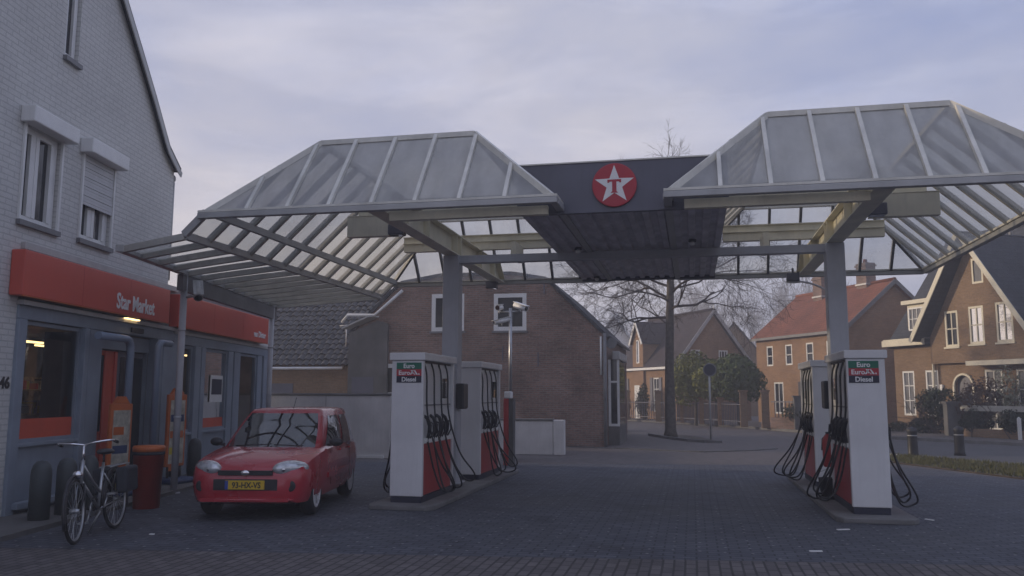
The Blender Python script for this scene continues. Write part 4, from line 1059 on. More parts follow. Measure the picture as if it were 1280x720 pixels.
for s, nm in ((-1, 'headlight'), (1, 'headlight')):
    q = Quaternion((0, 0, 1), s * .62).to_matrix() @ Quaternion((1, 0, 0), -.5).to_matrix()
    m = MB(); m.ell((s * .555, -1.71, .655), (.25, .125, .115), 20, 12, q); hl = m.build(nm, 'headlamp', car)
    for dx in (-.05, .06):
        k = MB(); k.ell((s * (.54 + dx), -1.835 + (.54 + dx - .5) * .62, .65), (.045, .035, .045)); k.build('bulb_reflector', 'chrome', hl)
    m = MB(); m.lathe((s * .59, -1.76, .44), [(.07, .0), (.07, .085), (.045, .09)], 16, (0, -1, 0)); m.build('fog_light', 'black', car)
    q = Quaternion((0, 0, 1), s * .25).to_matrix()
    m = MB(); m.ell((s * .885, -.60, .97), (.10, .055, .07), 14, 10, q); m.tube([(s * .76, -.6, .92), (s * .86, -.6, .94)], .025, 8); m.build('mirror', 'black', car)
    m = MB(); m.ell((s * .63, 1.78, .74), (.09, .06, .14)); m.build('tail_light', 'red_sign', car)
    for y in (-.02, .72):
        m = MB(); m.box((s * .80, y + .12, .80), (s * .829, y + .26, .83)); m.build('door_handle', 'car_red', car, bevel=.006)
    m = MB(); m.beam((s * .812, -.72, .48), (s * .812, .80, .48), .02, .07); m.build('side_trim', 'car_red', car)
    for y in (-.52, .28, .98):
        m = MB(); m.beam((s * .8065, y, .34), (s * .797, y, .90), .005, .007, (0, 1, 0)); m.build('door_gap', 'black', car)
m = MB(); m.box((-.36, -1.885, .575), (.36, -1.78, .635)); g_ = m.build('grille', 'black', car)
m = MB(); m.ell((0, -1.89, .605), (.06, .014, .035)); m.build('badge', 'chrome', car)
m = MB(); m.box((-.44, -1.862, .37), (.44, -1.80, .54)); m.build('air_intake', 'black', car, bevel=.02)
m = MB(); m.beam((-.58, -1.85, .27), (.58, -1.85, .27), .08, .045); m.ell((0, -1.84, .27), (.66, .06, .03)); m.build('front_lip', 'car_red', car)
m = MB(); m.box((-.26, -1.892, .40), (.26, -1.864, .51)); pl = m.build('number_plate', 'plate', car, bevel=.004)
m = MB(); m.box((-.258, -1.8945, .402), (-.215, -1.8925, .508)); m.build('plate_band', 'plate_blue', pl)
lettering('93-HX-VS', .1, 'black', pl, (.025, -1.8925, .42), (1, 0, 0), (0, 0, 1), 'lettering', .001, .92, .003, 0, 'CENTER')
m = MB(); m.tube([(.1, -.02, 1.49), (.12, .08, 1.68)], .005, 5); m.build('antenna', 'black', car)
for y in (-1.16, 1.2):
    for s in (-1, 1):
        m = MB(); prof = [(.18, -.085), (.26, -.088), (.283, -.06), (.288, 0), (.283, .06), (.26, .088), (.18, .085)]
        m.lathe((s * .685, y, .292), prof, 32, (s, 0, 0), cap=False); w_ = m.build('wheel', 'rubber', car)
        m = MB(); m.lathe((s * .685, y, .292), [(.05, .05), (.06, .075), (0, .078)], 16, (s, 0, 0)); m.lathe((s * .685, y, .292), [(.165, .06), (.192, .075), (.195, .088), (.18, .09), (.165, .06)], 32, (s, 0, 0))
        for i in range(7):
            a = 2 * PI * i / 7; d = Vector((0, math.cos(a), math.sin(a))); c = Vector((s * .685, y, .292))
            m.beam(c + d * .04 + Vector((s * .06, 0, 0)), c + d * .18 + Vector((s * .072, 0, 0)), .07, .02, (1, 0, 0))
        m.build('rim', 'rim', w_); m = MB(); m.lathe((s * .685, y, .292), [(.18, .03), (0, .03)], 24, (s, 0, 0)); m.build('brake_disc', 'alu', w_)

# final proportions: lower roof, shorter cabin
for o in [q for q in C.objects if q.parent == car or (q.parent and q.parent.parent == car)]:
    dyw = 0
    for v in o.data.vertices:
        y, z = v.co.y, v.co.z
        if z > .62: z = .62 + (z - .62) * .87
        y = y if y < -.5 else (-.5 + (y + .5) * .80 if y < .8 else y - .26)
        v.co.y, v.co.z = y, z

# ------------------------------------------------------------------ bicycle
bk = thing('bicycle', 'silver city bicycle with dark panniers before the guard posts', 'bicycle', (-6.60, 8.53, .006), FA - PI / 2 + .10)
HB = .545; WZ = .345
lean = Matrix.Rotation(math.radians(-4), 3, 'Y')
def bt(pts): return [lean @ Vector(p) for p in pts]
def spokes(mb, c, ax):
    c = Vector(c); ax = Vector(ax).normalized(); a = ax.orthogonal().normalized(); b = ax.cross(a)
    for i in range(18):
        q = 2 * PI * i / 18; d = a * math.cos(q) + b * math.sin(q)
        mb.tube(bt([c + ax * (.02 * (-1) ** i), c + d * .315]), .0022, 4, False)
turn = Vector((math.cos(.12), math.sin(.12), 0))
for y, ax, nm in ((-HB, turn, 'wheel'), (HB, Vector((1, 0, 0)), 'wheel')):
    m = MB(); m.ring(lean @ Vector((0, y, WZ)), .325, .021, lean @ ax, 44, 8); w_ = m.build(nm, 'rubber', bk)
    m = MB(); m.ring(lean @ Vector((0, y, WZ)), .304, .014, lean @ ax, 44, 6); m.build('rim', 'steel', w_)
    m = MB(); spokes(m, (0, y, WZ), ax); m.lathe(lean @ Vector((0, y, WZ)), [(.022, -.05), (.03, 0), (.022, .05)], 10, ax); m.build('spokes', 'steel', w_)
    m = MB(); pts = []
    for i in range(13):
        a = math.radians(-25 + i * 15) if y < 0 else math.radians(-20 + i * 17)
        d = Vector((-turn.y, turn.x, 0)) if y < 0 else Vector((0, 1, 0)); pts.append(Vector((0, y, WZ)) + (-d if y < 0 else d) * math.cos(a) * .37 * (1) + Vector((0, 0, math.sin(a) * .37)))
    m.tube(bt(pts), .018, 6); m.build('mudguard', 'black', bk)
head0, head1 = Vector((0, -.40, .62)), Vector((0, -.33, .86)); bb = Vector((0, .06, .30)); seat = Vector((0, .22, .80))
m = MB(); m.tube(bt([head0, head1]), .022, 10); m.tube(bt([head1 + Vector((0, .005, -.05)), Vector((0, -.1, .62)), Vector((0, .12, .47))]), .017, 8); m.tube(bt([head0 + Vector((0, 0, .04)), bb]), .019, 8); m.tube(bt([bb, seat]), .017, 8)
for x in (-.05, .05): m.tube(bt([bb + Vector((x * .6, 0, 0)), (x, HB, WZ)]), .01, 6); m.tube(bt([(x * .3, .19, .68), (x, HB, WZ)]), .009, 6)
m.build('frame', 'bike', bk)
m = MB(); hub = Vector((0, -HB, WZ))
for s in (-.055, .055): o_ = turn * s; m.tube(bt([head0 + o_ * .7, head0 + o_ + Vector((0, -.03, -.1)), hub + o_]), .012, 6)
m.build('fork', 'black', bk)
hd = Vector((-turn.y, turn.x, 0)); hd = hd if hd.y > 0 else -hd; top = head1 + Vector((0, .03, .17))
m = MB(); m.tube(bt([head1, top]), .013, 8); m.tube(bt(spline([top + turn * -.29 + hd * .20 + Vector((0, 0, .0)), top + turn * -.27 + hd * .05 + Vector((0, 0, .03)), top + turn * -.12 - hd * .04 + Vector((0, 0, .02)), top, top + turn * .12 - hd * .04 + Vector((0, 0, .02)), top + turn * .27 + hd * .05 + Vector((0, 0, .03)), top + turn * .29 + hd * .20])), .012, 8); hbar = m.build('handlebar', 'chrome', bk)
for s in (-1, 1):
    m = MB(); m.tube(bt([top + turn * .29 * s + hd * .10 + Vector((0, 0, .018)), top + turn * .29 * s + hd * .22]), .019, 8); m.build('grip', 'black', hbar)
m = MB(); m.ell(lean @ (seat + Vector((0, .06, .12))), (.09, .15, .035)); m.tube(bt([seat, seat + Vector((0, .02, .1))]), .012, 8); m.build('saddle', 'black', bk)
m = MB(); m.ell(lean @ Vector((0, -.47, .72)), (.05, .045, .045)); m.tube(bt([(0, -.42, .70), (0, -.46, .72)]), .012, 6); m.build('headlamp', 'chrome', bk)
m = MB(); m.tube(bt([(-.06, .26, .74), (-.06, .84, .74)]), .008, 6); m.tube(bt([(.06, .26, .74), (.06, .84, .74)]), .008, 6)
for y in (.4, .6, .8): m.tube(bt([(-.06, y, .74), (.06, y, .74)]), .007, 6)
m.tube(bt([(.07, .8, .74), (.055, HB, WZ)]), .007, 6); m.tube(bt([(-.07, .8, .74), (-.055, HB, WZ)]), .007, 6); m.build('carrier', 'steel', bk)
for s in (-1, 1):
    m = MB(); m.add([lean @ Vector((s * .07 + s * dx, .36 + dy * .42, .42 + dz * .30)) for dz in (0, 1) for dx, dy in ((0, 0), (.13, .04), (.13, .96), (0, 1))], [(0, 1, 2, 3)[::-1], (4, 5, 6, 7), (0, 1, 5, 4), (1, 2, 6, 5), (2, 3, 7, 6), (3, 0, 4, 7)]); pn = m.build('pannier', 'dark_bag', bk, bevel=.03)
m = MB(); m.ell(lean @ Vector((0, .87, .56)), (.025, .012, .035)); m.build('rear_reflector', 'red_sign', bk)
m = MB(); m.lathe(lean @ (bb + Vector((-.06, 0, 0))), [(.0, 0), (.09, .0), (.09, .006), (0, .006)], 24, (1, 0, 0)); m.tube(bt([bb + Vector((-.08, 0, 0)), bb + Vector((-.09, -.08, -.14))]), .01, 6); m.tube(bt([bb + Vector((.06, 0, 0)), bb + Vector((.08, .08, .14))]), .01, 6)
m.beam(lean @ (bb + Vector((-.09, -.08, -.145))), lean @ (bb + Vector((-.18, -.08, -.145))), .08, .02); m.beam(lean @ (bb + Vector((.08, .08, .145))), lean @ (bb + Vector((.17, .08, .145))), .08, .02); m.build('crank', 'steel', bk)
m = MB(); m.box((-.075, .02, .27), (-.045, .56, .40)); m.build('chain_case', 'black', bk, bevel=.02)
m = MB(); m.tube([(-.02, .12, .26), (-.16, .18, .005)], .012, 6); m.build('kickstand', 'steel', bk)

# ------------------------------------------------------------------ brick house behind the forecourt
WX = lambda y0: (lambda s, d, z: Vector((s, y0 + d, z)))
t = thing('brick_house', 'old dark red brick gable house with two small white upper windows', 'house', (-6.9, 26.2, 0))
XL, XR, Yg = -11.1, -2.66, 26.2
gp = [(XL, 3.55), (XL + 1.75, 5.2), (-8.0, 5.42), (-5.6, 5.42), (XR - 1.85, 5.22), (XR, 3.42)]
h1, h2, h3 = (-8.29, -7.19, 3.63, 4.85), (-6.2, -5.13, 3.62, 4.82), (-10.09, -9.35, .7, 2.58)
F = WX(Yg)
m = MB(); wall(m, gp, [h1, h2, h3], F, .1); m.poly([(XR, Yg, 0), (XR, Yg + 9, 0), (XR, Yg + 9, 3.42), (XR, Yg, 3.42)]); m.poly([(XL, Yg, 0), (XL, Yg + 9, 0), (XL, Yg + 9, 3.55), (XL, Yg, 3.55)]); m.poly([(XL, Yg + 9, 0), (XR, Yg + 9, 0), (XR, Yg + 9, 3.4), (-6, Yg + 9, 6.3), (XL, Yg + 9, 3.5)])
m.build('wall', 'red_brick', t, True)
m = MB()
for (a, za), (b, zb) in zip(gp, gp[1:]): m.prism([(a, Yg - .05, za + .01), (b, Yg - .05, zb + .01), (b, Yg + 9.1, zb + .01), (a, Yg + 9.1, za + .01)], Vector((-(zb - za), 0, b - a)).normalized() * .1)
m.build('roof', 'slate', t, True)
for hh, sl in ((h1, 'dark_alu'), (h2, 'dark_alu'), (h3, None)):
    window(t, F, *hh, 'white', 'glass', .13, 1, 2 if hh is h3 else 1, .03, sl, True)
# anchors and the drain pipe on the corner
m = MB()
for (x, z) in ((-4.55, 5.0), (-5.9, 2.9), (-4.75, 2.7), (-8.8, 2.6)): m.box((x - .02, Yg - .025, z - .22), (x + .02, Yg - .002, z + .22))
m.build('wall_anchor', 'black_metal', t, True)
m = MB(); m.tube([(XR + .02, Yg - .06, 3.5), (XR + .02, Yg - .06, .0)], .055, 8); m.tube([(XR + .1, Yg + .1, 3.45), (XR + .1, Yg + 9, 3.45)], .06, 8); m.build('drainpipe', 'dark_alu', t, True)
m = MB(); m.tube([(XR - .1, Yg - .05, 3.4), (XR - .1, Yg - .05, 2.2)], .03, 8); m.build('white_pipe', 'white', t, True)
m = MB(); m.tube([(-9.25, Yg - .16, 4.98), (-10.2, Yg - .16, 4.18), (-11.15, Yg - .16, 4.2), (-11.35, Yg - .16, 3.95)], .05, 8); m.build('roof_pipe', 'white', t, True)
m = MB(); m.prism([(-11.3, Yg - .3, 3.72), (-10.35, Yg - .3, 4.12), (-10.1, Yg - .01, 4.12), (-11.1, Yg - .01, 3.72)], (0, 0, .05)); m.build('lean_roof', 'alu', t, True)
m = MB(); m.prism([(-11.1, Yg - .14, 0), (-9.75, Yg - .14, 0), (-9.75, Yg - .14, 3.9), (-10.1, Yg - .14, 4.0), (-11.1, Yg - .14, 3.6)], (0, .137, 0)); m.build('rendered_panel', 'dark_render', t, True)
m = MB(); m.box((-10.95, Yg - .16, 1.5), (-10.2, Yg - .141, 2.15)); m.build('shutter_panel', 'black_metal', t, True)
# bay on the right flank
m = MB(); m.box((XR + .16, Yg + .9, 2.72), (-2.26, Yg + 4, 2.98)); m.build('bay_cornice', 'alu', t, True, bevel=.02)
m = MB(); m.box((XR + .02, Yg + 1.0, 0), (-2.3, Yg + 3.9, .6)); m.build('bay_base', 'dark_render', t, True)
m = MB()
for (x0, x1) in ((XR + .02, XR + .1), (-2.36, -2.29)): m.box((x0, Yg + .98, .6), (x1, Yg + 1.06, 2.72))
m.box((XR + .1, Yg + .985, .6), (-2.36, Yg + 1.05, .68)); m.box((XR + .1, Yg + .985, 1.98), (-2.36, Yg + 1.05, 2.04)); m.build('bay_window', 'white', t, True)
m = MB(); m.box((XR + .02, Yg + 1.03, .6), (-2.33, Yg + 3.8, 2.715)); m.build('bay_pane', 'glass', t, True)
o = thing('round_sign', 'dark round hanging sign at the corner of the brick house', 'sign', (-2.45, 26.35, 3.2))
m = MB(); m.lathe((0, 0, 0), [(.17, -.02), (.17, .02)], 24, (0, -1, 0)); m.build('disc', 'dark_alu', o); m = MB(); m.tube([(-.25, 0, .2), (0, 0, .2), (0, 0, .1)], .015, 6); m.build('bracket', 'black', o)
# low tiled barn left of it: real pantile relief
t = thing('tiled_barn', 'low barn with mottled dark pantile roof and white gutter', 'barn', (-14, 26.9, 0))
m = MB(); x0, x1 = -20.0, -10.7; y0, z0, y1, z1 = 26.6, 2.55, 29.6, 5.35
nr, tw = 15, .24; nc = int((x1 - x0) / tw); sl_ = Vector((0, y1 - y0, z1 - z0)); nrm = Vector((0, -(z1 - z0), y1 - y0)).normalized(); R = random.Random(2)
for r in range(nr):
    pa = Vector((0, y0, z0)) + sl_ * (r / nr) + nrm * .055; pb = Vector((0, y0, z0)) + sl_ * ((r + 1.12) / nr) + nrm * .01
    for c in range(nc):
        x = x0 + c * tw + .003; j = R.uniform(-.012, .012); vs = []
        for q in (pa, pb):
            for i in range(6):
                a = i / 5; vs.append(Vector((x + a * tw, 0, 0)) + q + nrm * (.045 * math.sin(a * PI * 1.5 - .3) + j))
        vs += [v - nrm * .05 for v in vs[:6]]
        m.add(vs, [(i, i + 1, i + 7, i + 6) for i in range(5)] + [(i + 12, i + 13, i + 1, i) for i in range(5)])
m.build('roof', 'pantile', t, True, fix=False)
m = MB(); m.poly([(x0, 26.8, 0), (x1, 26.8, 0), (x1, 26.8, 2.6), (x0, 26.8, 2.6)]); m.poly([(x0, 26.8, 0), (x0, 32, 0), (x0, 32, 2.6), (x0, 29.6, 5.3), (x0, 26.8, 2.6)]); m.build('wall', 'brown_brick', t, True)
m = MB(); m.slab([(x0, 29.6, 5.36), (x1, 29.6, 5.36), (x1, 32.4, 2.6), (x0, 32.4, 2.6)], .1); m.tube([(x0, 29.6, 5.4), (x1, 29.6, 5.4)], .1, 8); m.build('back_slope', 'pantile', t, True)
m = MB(); m.tube([(x0, 26.52, 2.46), (-11.5, 26.52, 2.46)], .05, 8); m.build('gutter', 'white', t, True)
m = MB(); m.box((-15.5, 26.77, 1.0), (-13.4, 26.795, 1.95)); m.build('door_panel', 'black_metal', t, True)
o = thing('roof_aerial', 'small white aerial on the ridge side of the barn roof', 'aerial', (-11.55, 26.9, 3.4))
m = MB(); m.tube([(0, 0, -.2), (0, 0, .55)], .02, 6); m.tube([(-.25, 0, .52), (.2, 0, .55)], .014, 6); m.build('rod', 'white', o)
# grey walls round the forecourt
t = thing('grey_wall', 'long pale grey rendered wall behind the red car', 'wall', (-10.6, 20.25, 0))
m = MB(); m.box((-14.6, 20.25, 0), (-7.45, 20.45, 1.56)); m.build('wall', 'render', t, True, bevel=.01)
m = MB(); m.box((-14.62, 20.22, 1.562), (-7.43, 20.48, 1.62)); m.build('coping', 'concrete', t, True, bevel=.01)
for x in (-13.2, -11.2, -9.2):
    m = MB(); m.box((x - .004, 20.244, .05), (x + .004, 20.249, 1.55)); m.build('joint', 'dark_render', t, True)
m = MB(); m.box((-9.3, 20.2, .0), (-7.6, 20.247, .07)); m.build('base_strip', 'letter', t, True)
m = MB(); m.box((-7.45, 20.3, 0), (-7.25, 24.5, 1.5)); m.build('return_wall', 'render', t, True)
t = thing('low_wall', 'low pale concrete block wall before the brick house', 'wall', (-4.2, 22.5, 0))
m = MB(); m.box((-5.2, 22.5, 0), (-3.68, 22.75, .90)); m.box((-3.67, 22.48, 0), (-3.38, 22.77, .92)); m.build('wall', 'render', t, True, bevel=.012)
m = MB(); m.box((-5.22, 22.47, .902), (-3.68, 22.78, .95)); m.build('coping', 'concrete', t, True, bevel=.01)

# ------------------------------------------------------------------ houses along the street
def street_house(name, label, left, right, D, eave, ridge, brick, roof, wins, gable_wins=(), chim=(), ov=.3, pane='glass', holes_extra=(), trim='alu', verge='dark_alu', door=None):
    L2 = Vector((right[0] - left[0], right[1] - left[1], 0)); L = L2.length; a = math.atan2(L2.y, L2.x)
    t = thing(name, label, 'house', (left[0], left[1], 0), a)
    I = lambda s, d, z: Vector((s, d, z)); G = lambda s, d, z: Vector((L - d, s, z))
    m = MB(); wall(m, [(0, eave), (L, eave)], [w[:4] for w in wins] + ([door[:4]] if door else []), I, .12)
    wall(m, [(0, eave), (D / 2, ridge - .1), (D, eave)], [w[:4] for w in gable_wins], G, .12)
    m.poly([(0, 0, 0), (0, D, 0), (0, D, eave), (0, D / 2, ridge - .1), (0, 0, eave)]); m.poly([(0, D, 0), (L, D, 0), (L, D, eave), (0, D, eave)])
    m.build('wall', brick, t)
    e = (ridge - eave) / (D / 2); m = MB(); zo = eave - e * ov
    m.slab([(-.25, -ov, zo), (L + .25, -ov, zo), (L + .25, D / 2, ridge), (-.25, D / 2, ridge)], .14); m.slab([(-.25, D + ov, zo), (L + .25, D + ov, zo), (L + .25, D / 2 + .001, ridge), (-.25, D / 2 + .001, ridge)], .14)
    m.tube([(-.25, D / 2, ridge + .01), (L + .25, D / 2, ridge + .01)], .1, 8); rf = m.build('roof', roof, t)
    if trim:
        m = MB(); m.box((-.22, -ov - .1, zo - .16), (L + .22, -ov - .01, zo - .02)); m.build('gutter', trim, t)
    m = MB()
    for (y0, y1) in ((-ov, D / 2), (D + ov, D / 2)): m.beam((L + .265, y0, zo - .07), (L + .265, y1, ridge - .07), .03, .2, (0, 0, 1))
    m.build('verge', verge, t)
    for w in wins: window(t, I, *w[:4], 'white', pane, .08, w[4], w[5], .04, w[6] if len(w) > 6 else None, name='window', bars=.04)
    for w in gable_wins: window(t, G, *w[:4], 'white', pane, .08, w[4], w[5], .04, None, bars=.04)
    for (s, d, h) in chim:
        zb = eave + (ridge - eave) * (1 - abs(d - D / 2) / (D / 2)) - .4
        m = MB(); m.box((s - .38, d - .3, zb), (s + .38, d + .3, zb + h)); m.box((s - .43, d - .35, zb + h - .18), (s + .43, d + .35, zb + h - .1)); c = m.build('chimney', 'red_brick', rf)
        m = MB(); m.lathe((s, d, zb + h), [(.12, 0), (.1, .22)], 10); m.build('chimney_pot', 'red_tile', c)
        m = MB(); m.box((s - .42, d - .36, zb + .33), (s + .42, d + .34, zb + .42)); m.build('flashing', 'alu', c)
    if door:
        m = MB(); m.box((door[0], .1, door[2]), (door[1], .14, door[3])); d_ = m.build('door', door[4], t)
        m = MB(); m.ell((door[0] + .12, .08, 1.05), (.03, .03, .03)); m.build('handle', 'chrome', d_)
    return t, L, I
# long house with the red roof
t, L, I = street_house('red_roof_house', 'long orange brick house with a red tiled roof and two chimneys', (3.62, 49.9), (7.25, 43.3), 6, 4.95, 7.35, 'orange_brick', 'red_tile',
    [(1.0, 1.6, 3.2, 4.3, 1, 2), (2.75, 3.35, 3.2, 4.3, 1, 2), (4.55, 5.15, 3.2, 4.3, 1, 2), (6.2, 6.8, 3.2, 4.3, 1, 2), (1.6, 2.45, .6, 2.3, 2, 1), (4.3, 5.15, .6, 2.3, 2, 1)], (), [(2.6, 2.6, 1.5), (5.7, 3.0, 1.5)], .2, trim='dark_alu')
for (a, b) in ((3.85, 4.27), (5.18, 5.6)):
    m = MB(); m.box((a, -.06, .6), (b, -.01, 2.3)); m.build('shutter', 'navy_sign', t)
# big house at the right with cream boards
t, L, I = street_house('gabled_house', 'large brown brick house with steep grey gable roof and cream boards', (8.75, 39.9), (14.9, 29.2), 7.2, 4.0, 8.75, 'brown_brick', 'slate',
    [(.42, 1.1, .75, 2.65, 2, 3), (1.72, 2.4, .75, 2.65, 2, 3), (4.7, 5.5, .3, 2.6, 2, 3), (6.1, 7.1, .3, 2.6, 3, 3)], (), [], .2, 'curtain_glass', trim=None, verge='cream', door=(3.3, 4.1, .1, 2.4, 'black_metal'))
m = MB(); m.box((-.25, -.42, 3.72), (2.1, -.31, 3.98)); m.box((-.25, -.34, 3.99), (2.1, -.02, 4.03)); m.build('cornice', 'cream', t)
# front gable
ga, gb, gm, gz, ge = 2.05, 7.35, 4.65, 8.05, 4.0
F = lambda s, d, z: Vector((s, -.25 + d, z))
up3 = [(3.15, 3.82, 3.55, 5.0), (4.35, 5.05, 3.6, 5.08), (5.6, 6.35, 3.6, 5.12)]; att = (4.62, 5.16, 5.95, 6.95)
m = MB(); wall(m, [(ga + .3, ge), (gm, gz - .28), (gb - .3, ge)], up3 + [att], F, .12, 2.9); m.poly([F(ga + .3, 0, 2.9), F(ga + .3, .25, 2.9), F(ga + .3, .25, 4), F(ga + .3, 0, 4)]); m.poly([F(ga + .3, 0, 2.9), F(gb - .3, 0, 2.9), F(gb - .3, .24, 2.9), F(ga + .3, .24, 2.9)]); m.build('gable_wall', 'brown_brick', t)
for w in up3: window(t, F, *w, 'cream', 'glass', .09, 2, 2, .04, 'cream', bars=.05)
window(t, F, *att, 'cream', 'curtain_glass', .08, 1, 1, .04, None)
m = MB()
for s0, sg in ((ga - .15, 1), (gb + .15, -1)):
    p, q = Vector((s0, 0, ge - .1)), Vector((gm, 0, gz)); n_ = Vector((0, 1, 0))
    m.slab([(s0, -.85, ge - .12), (gm, -.85, gz), (gm, 3.4, gz), (s0, 3.4, ge - .12)], .1)
m.build('gable_roof', 'slate', t)
for s0 in (ga - .15, gb + .15):
    m = MB(); m.beam((s0, -.87, ge - .17), (gm, -.87, gz - .05), .04, .19, (0, 0, 1)); m.build('bargeboard', 'cream', t)
# dormer beside the gable
m = MB(); m.box((.55, .35, 4.35), (1.75, 1.8, 5.55)); dm = m.build('dormer', 'cream', t)
m = MB(); m.box((.4, .15, 5.552), (1.9, 2.4, 5.72)); m.build('dormer_roof', 'cream', dm)
F2 = lambda s, d, z: Vector((s, .3 + d, z))
window(dm, F2, .66, 1.64, 4.4, 5.4, 'white', 'curtain_glass', .07, 4, 2, .0, None, bars=.03)
# arched porch, canopy board, pipe
m = MB(); k = [(3.22, -.02, .1)] + [(3.7 + .48 * math.cos(PI - i * PI / 12), -.02, 1.95 + .5 * math.sin(i * PI / 12)) for i in range(13)] + [(4.18, -.02, .1)]
for a, b in zip(k, k[1:]): m.beam(a, b, .08, .1, (0, 1, 0))
m.build('door_arch', 'cream', t)
m = MB(); m.box((4.55, -.75, 2.75), (7.3, -.02, 2.93)); m.build('canopy_board', 'cream', t)
m = MB(); m.tube([(2.25, -.08, 3.7), (2.25, -.08, .3)], .04, 8); m.build('downpipe', 'cream', t)
m = MB(); m.tube([(4.2, 2.4, 8.1), (4.2, 2.4, 8.75)], .07, 8); m.build('vent_pipe', 'alu', t)
m = MB(); m.box((2.55, -.1, 1.75), (2.68, -.01, 2.05)); m.build('wall_lamp', 'letter', t)
# house with the small gabled dormer
t, L, I = street_house('dormer_house', 'brown brick house with purple roof and a narrow gabled dormer', (-4.95, 57.5), (-.95, 51), 5.2, 3.55, 6.75, 'orange_brick', 'purple_tile',
    [(.7, 1.35, .7, 2.6, 2, 2), (4.9, 5.65, .55, 2.65, 2, 3)], [(1.05, 1.7, 3.55, 4.3, 2, 1), (3.0, 3.65, 3.55, 4.3, 3, 1)], [], .2, trim='letter', verge='alu')
for (a, b) in ((.4, .67), (1.38, 1.65), (4.55, 4.87), (5.68, 6.0)):
    m = MB(); m.box((a, -.06, .6), (b, -.01, 2.65)); m.build('shutter', 'black_metal', t)
F = lambda s, d, z: Vector((s, -.15 + d, z))
m = MB(); wall(m, [(2.5, 5.0), (3.2, 6.15), (3.9, 5.0)], [(3.0, 3.4, 3.6, 5.1)], F, .1); m.poly([F(3.9, 0, 0), F(3.9, 1.6, 0), F(3.9, 1.6, 5.0), F(3.9, 0, 5.0)]); m.poly([F(2.5, 0, 0), F(2.5, 1.6, 0), F(2.5, 1.6, 5), F(2.5, 0, 5)]); d_ = m.build('dormer', 'orange_brick', t)
window(d_, F, 3.0, 3.4, 3.6, 5.1, 'white', 'curtain_glass', .07, 1, 3, .03)
m = MB()
for s0 in (2.35, 4.05): m.slab([(s0, -.3, 4.85), (3.2, -.3, 6.3), (3.2, 2.4, 6.3), (s0, 2.4, 4.85)], .08)
m.build('dormer_roof', 'purple_tile', d_)
for s0 in (2.35, 4.05):
    m = MB(); m.beam((s0, -.32, 4.8), (3.2, -.32, 6.24), .04, .16); m.build('bargeboard', 'white', d_)
m = MB(); m.lathe((L + .26, 2.6, 6.8), [(.07, 0), (.05, .1), (.02, .3), (0, .34)], 8); m.build('finial', 'white', t)
m = MB(); m.box((2.7, -.16, .1), (3.4, -.151, 2.2)); dd = m.build('door', 'white', t)
# far pale gable and a dark roof between
def far_house(name, label, cx, y, w_, eave, ridge, D, brick, roof, chim=True):
    t = thing(name, label, 'house', (cx, y, 0)); F = WX(y)
    m = MB(); wall(m, [(cx - w_ / 2, eave), (cx, ridge), (cx + w_ / 2, eave)], [(cx - .4, cx + .4, eave - .3, eave + .9)], F, .1); m.poly([(cx + w_ / 2, y, 0), (cx + w_ / 2, y + D, 0), (cx + w_ / 2, y + D, eave), (cx + w_ / 2, y, eave)]); m.poly([(cx - w_ / 2, y, 0), (cx - w_ / 2, y + D, 0), (cx - w_ / 2, y + D, eave), (cx - w_ / 2, y, eave)]); m.build('wall', brick, t, True)
    m = MB()
    for s in (-1, 1): m.slab([(cx + s * (w_ / 2 + .2), y - .15, eave - .15), (cx, y - .15, ridge + .12), (cx, y + D, ridge + .12), (cx + s * (w_ / 2 + .2), y + D, eave - .15)], .12)
    rf = m.build('roof', roof, t, True); window(t, F, cx - .4, cx + .4, eave - .3, eave + .9, 'white', 'glass', .07, 2, 1, .03, None, True)
    if chim:
        m = MB(); m.box((cx - .35, y + .6, ridge - .5), (cx + .35, y + 1.3, ridge + .45)); m.build('chimney', brick, rf, True)
far_house('pale_house', 'pale grey gable house far behind the brick house corner', -5.6, 62, 4.2, 4.5, 7.2, 9, 'white', 'alu')
far_house('dark_roof_house', 'dark roofed house half hidden behind the dormer house', 3.3, 68, 5.2, 4.0, 7.2, 9, 'brown_brick', 'purple_tile', False)

# ------------------------------------------------------------------ street furniture, garden walls
t = thing('street_lamp', 'tall street lamp with curved arm behind the right column', 'street lamp', (6.05, 38, .1))
m = MB(); m.tube(spline([(0, 0, 0), (0, 0, 3), (0, 0, 5.4), (-.25, 0, 5.95), (-.9, 0, 6.3), (-1.35, 0, 6.4)], 6), [.08] * 6 + [.065] * 12 + [.045] * 13, 10); m.build('pole', 'dark_alu', t)
m = MB(); m.ell((-1.6, 0, 6.4), (.36, .11, .07)); m.build('lamp_head', 'dark_alu', t)
t = thing('traffic_sign', 'round traffic sign on a thin grey pole by the tree', 'traffic sign', (.6, 31.2, 0))
m = MB(); m.tube([(0, 0, 0), (0, 0, 2.75)], .035, 8); m.build('pole', 'alu', t)
m = MB(); m.lathe((.02, -.04, 2.5), [(.24, 0), (.24, .012)], 28, (0, -1, 0)); m.build('plate', 'dark_alu', t)
m = MB(); m.lathe((.02, -.056, 2.5), [(.2, 0), (.2, .004)], 28, (0, -1, 0)); m.build('face', 'navy_sign', t)
bp = None
for x, y, lb in ((5.64, 24.19, 'dark street bollard on the verge, next to the near right pump'), (7.0, 25.0, 'dark street bollard on the verge, the one further right')):
    if bp is None:
        bp = thing('street_bollard', lb, 'bollard', (x, y, 0), 0, 'street bollards on the verge')
        m = MB(); m.lathe((0, 0, 0), [(.15, 0), (.13, .1), (.12, .62), (.135, .66), (.135, .70), (.1, .75), (0, .78)], 20); m.build('shaft', 'rubber', bp)
        m = MB(); m.lathe((0, 0, 0), [(.1235, .54), (.1235, .565)], 20); m.build('reflector', 'alu', bp)
    else: dup(bp, (x, y, 0), .3, lb)
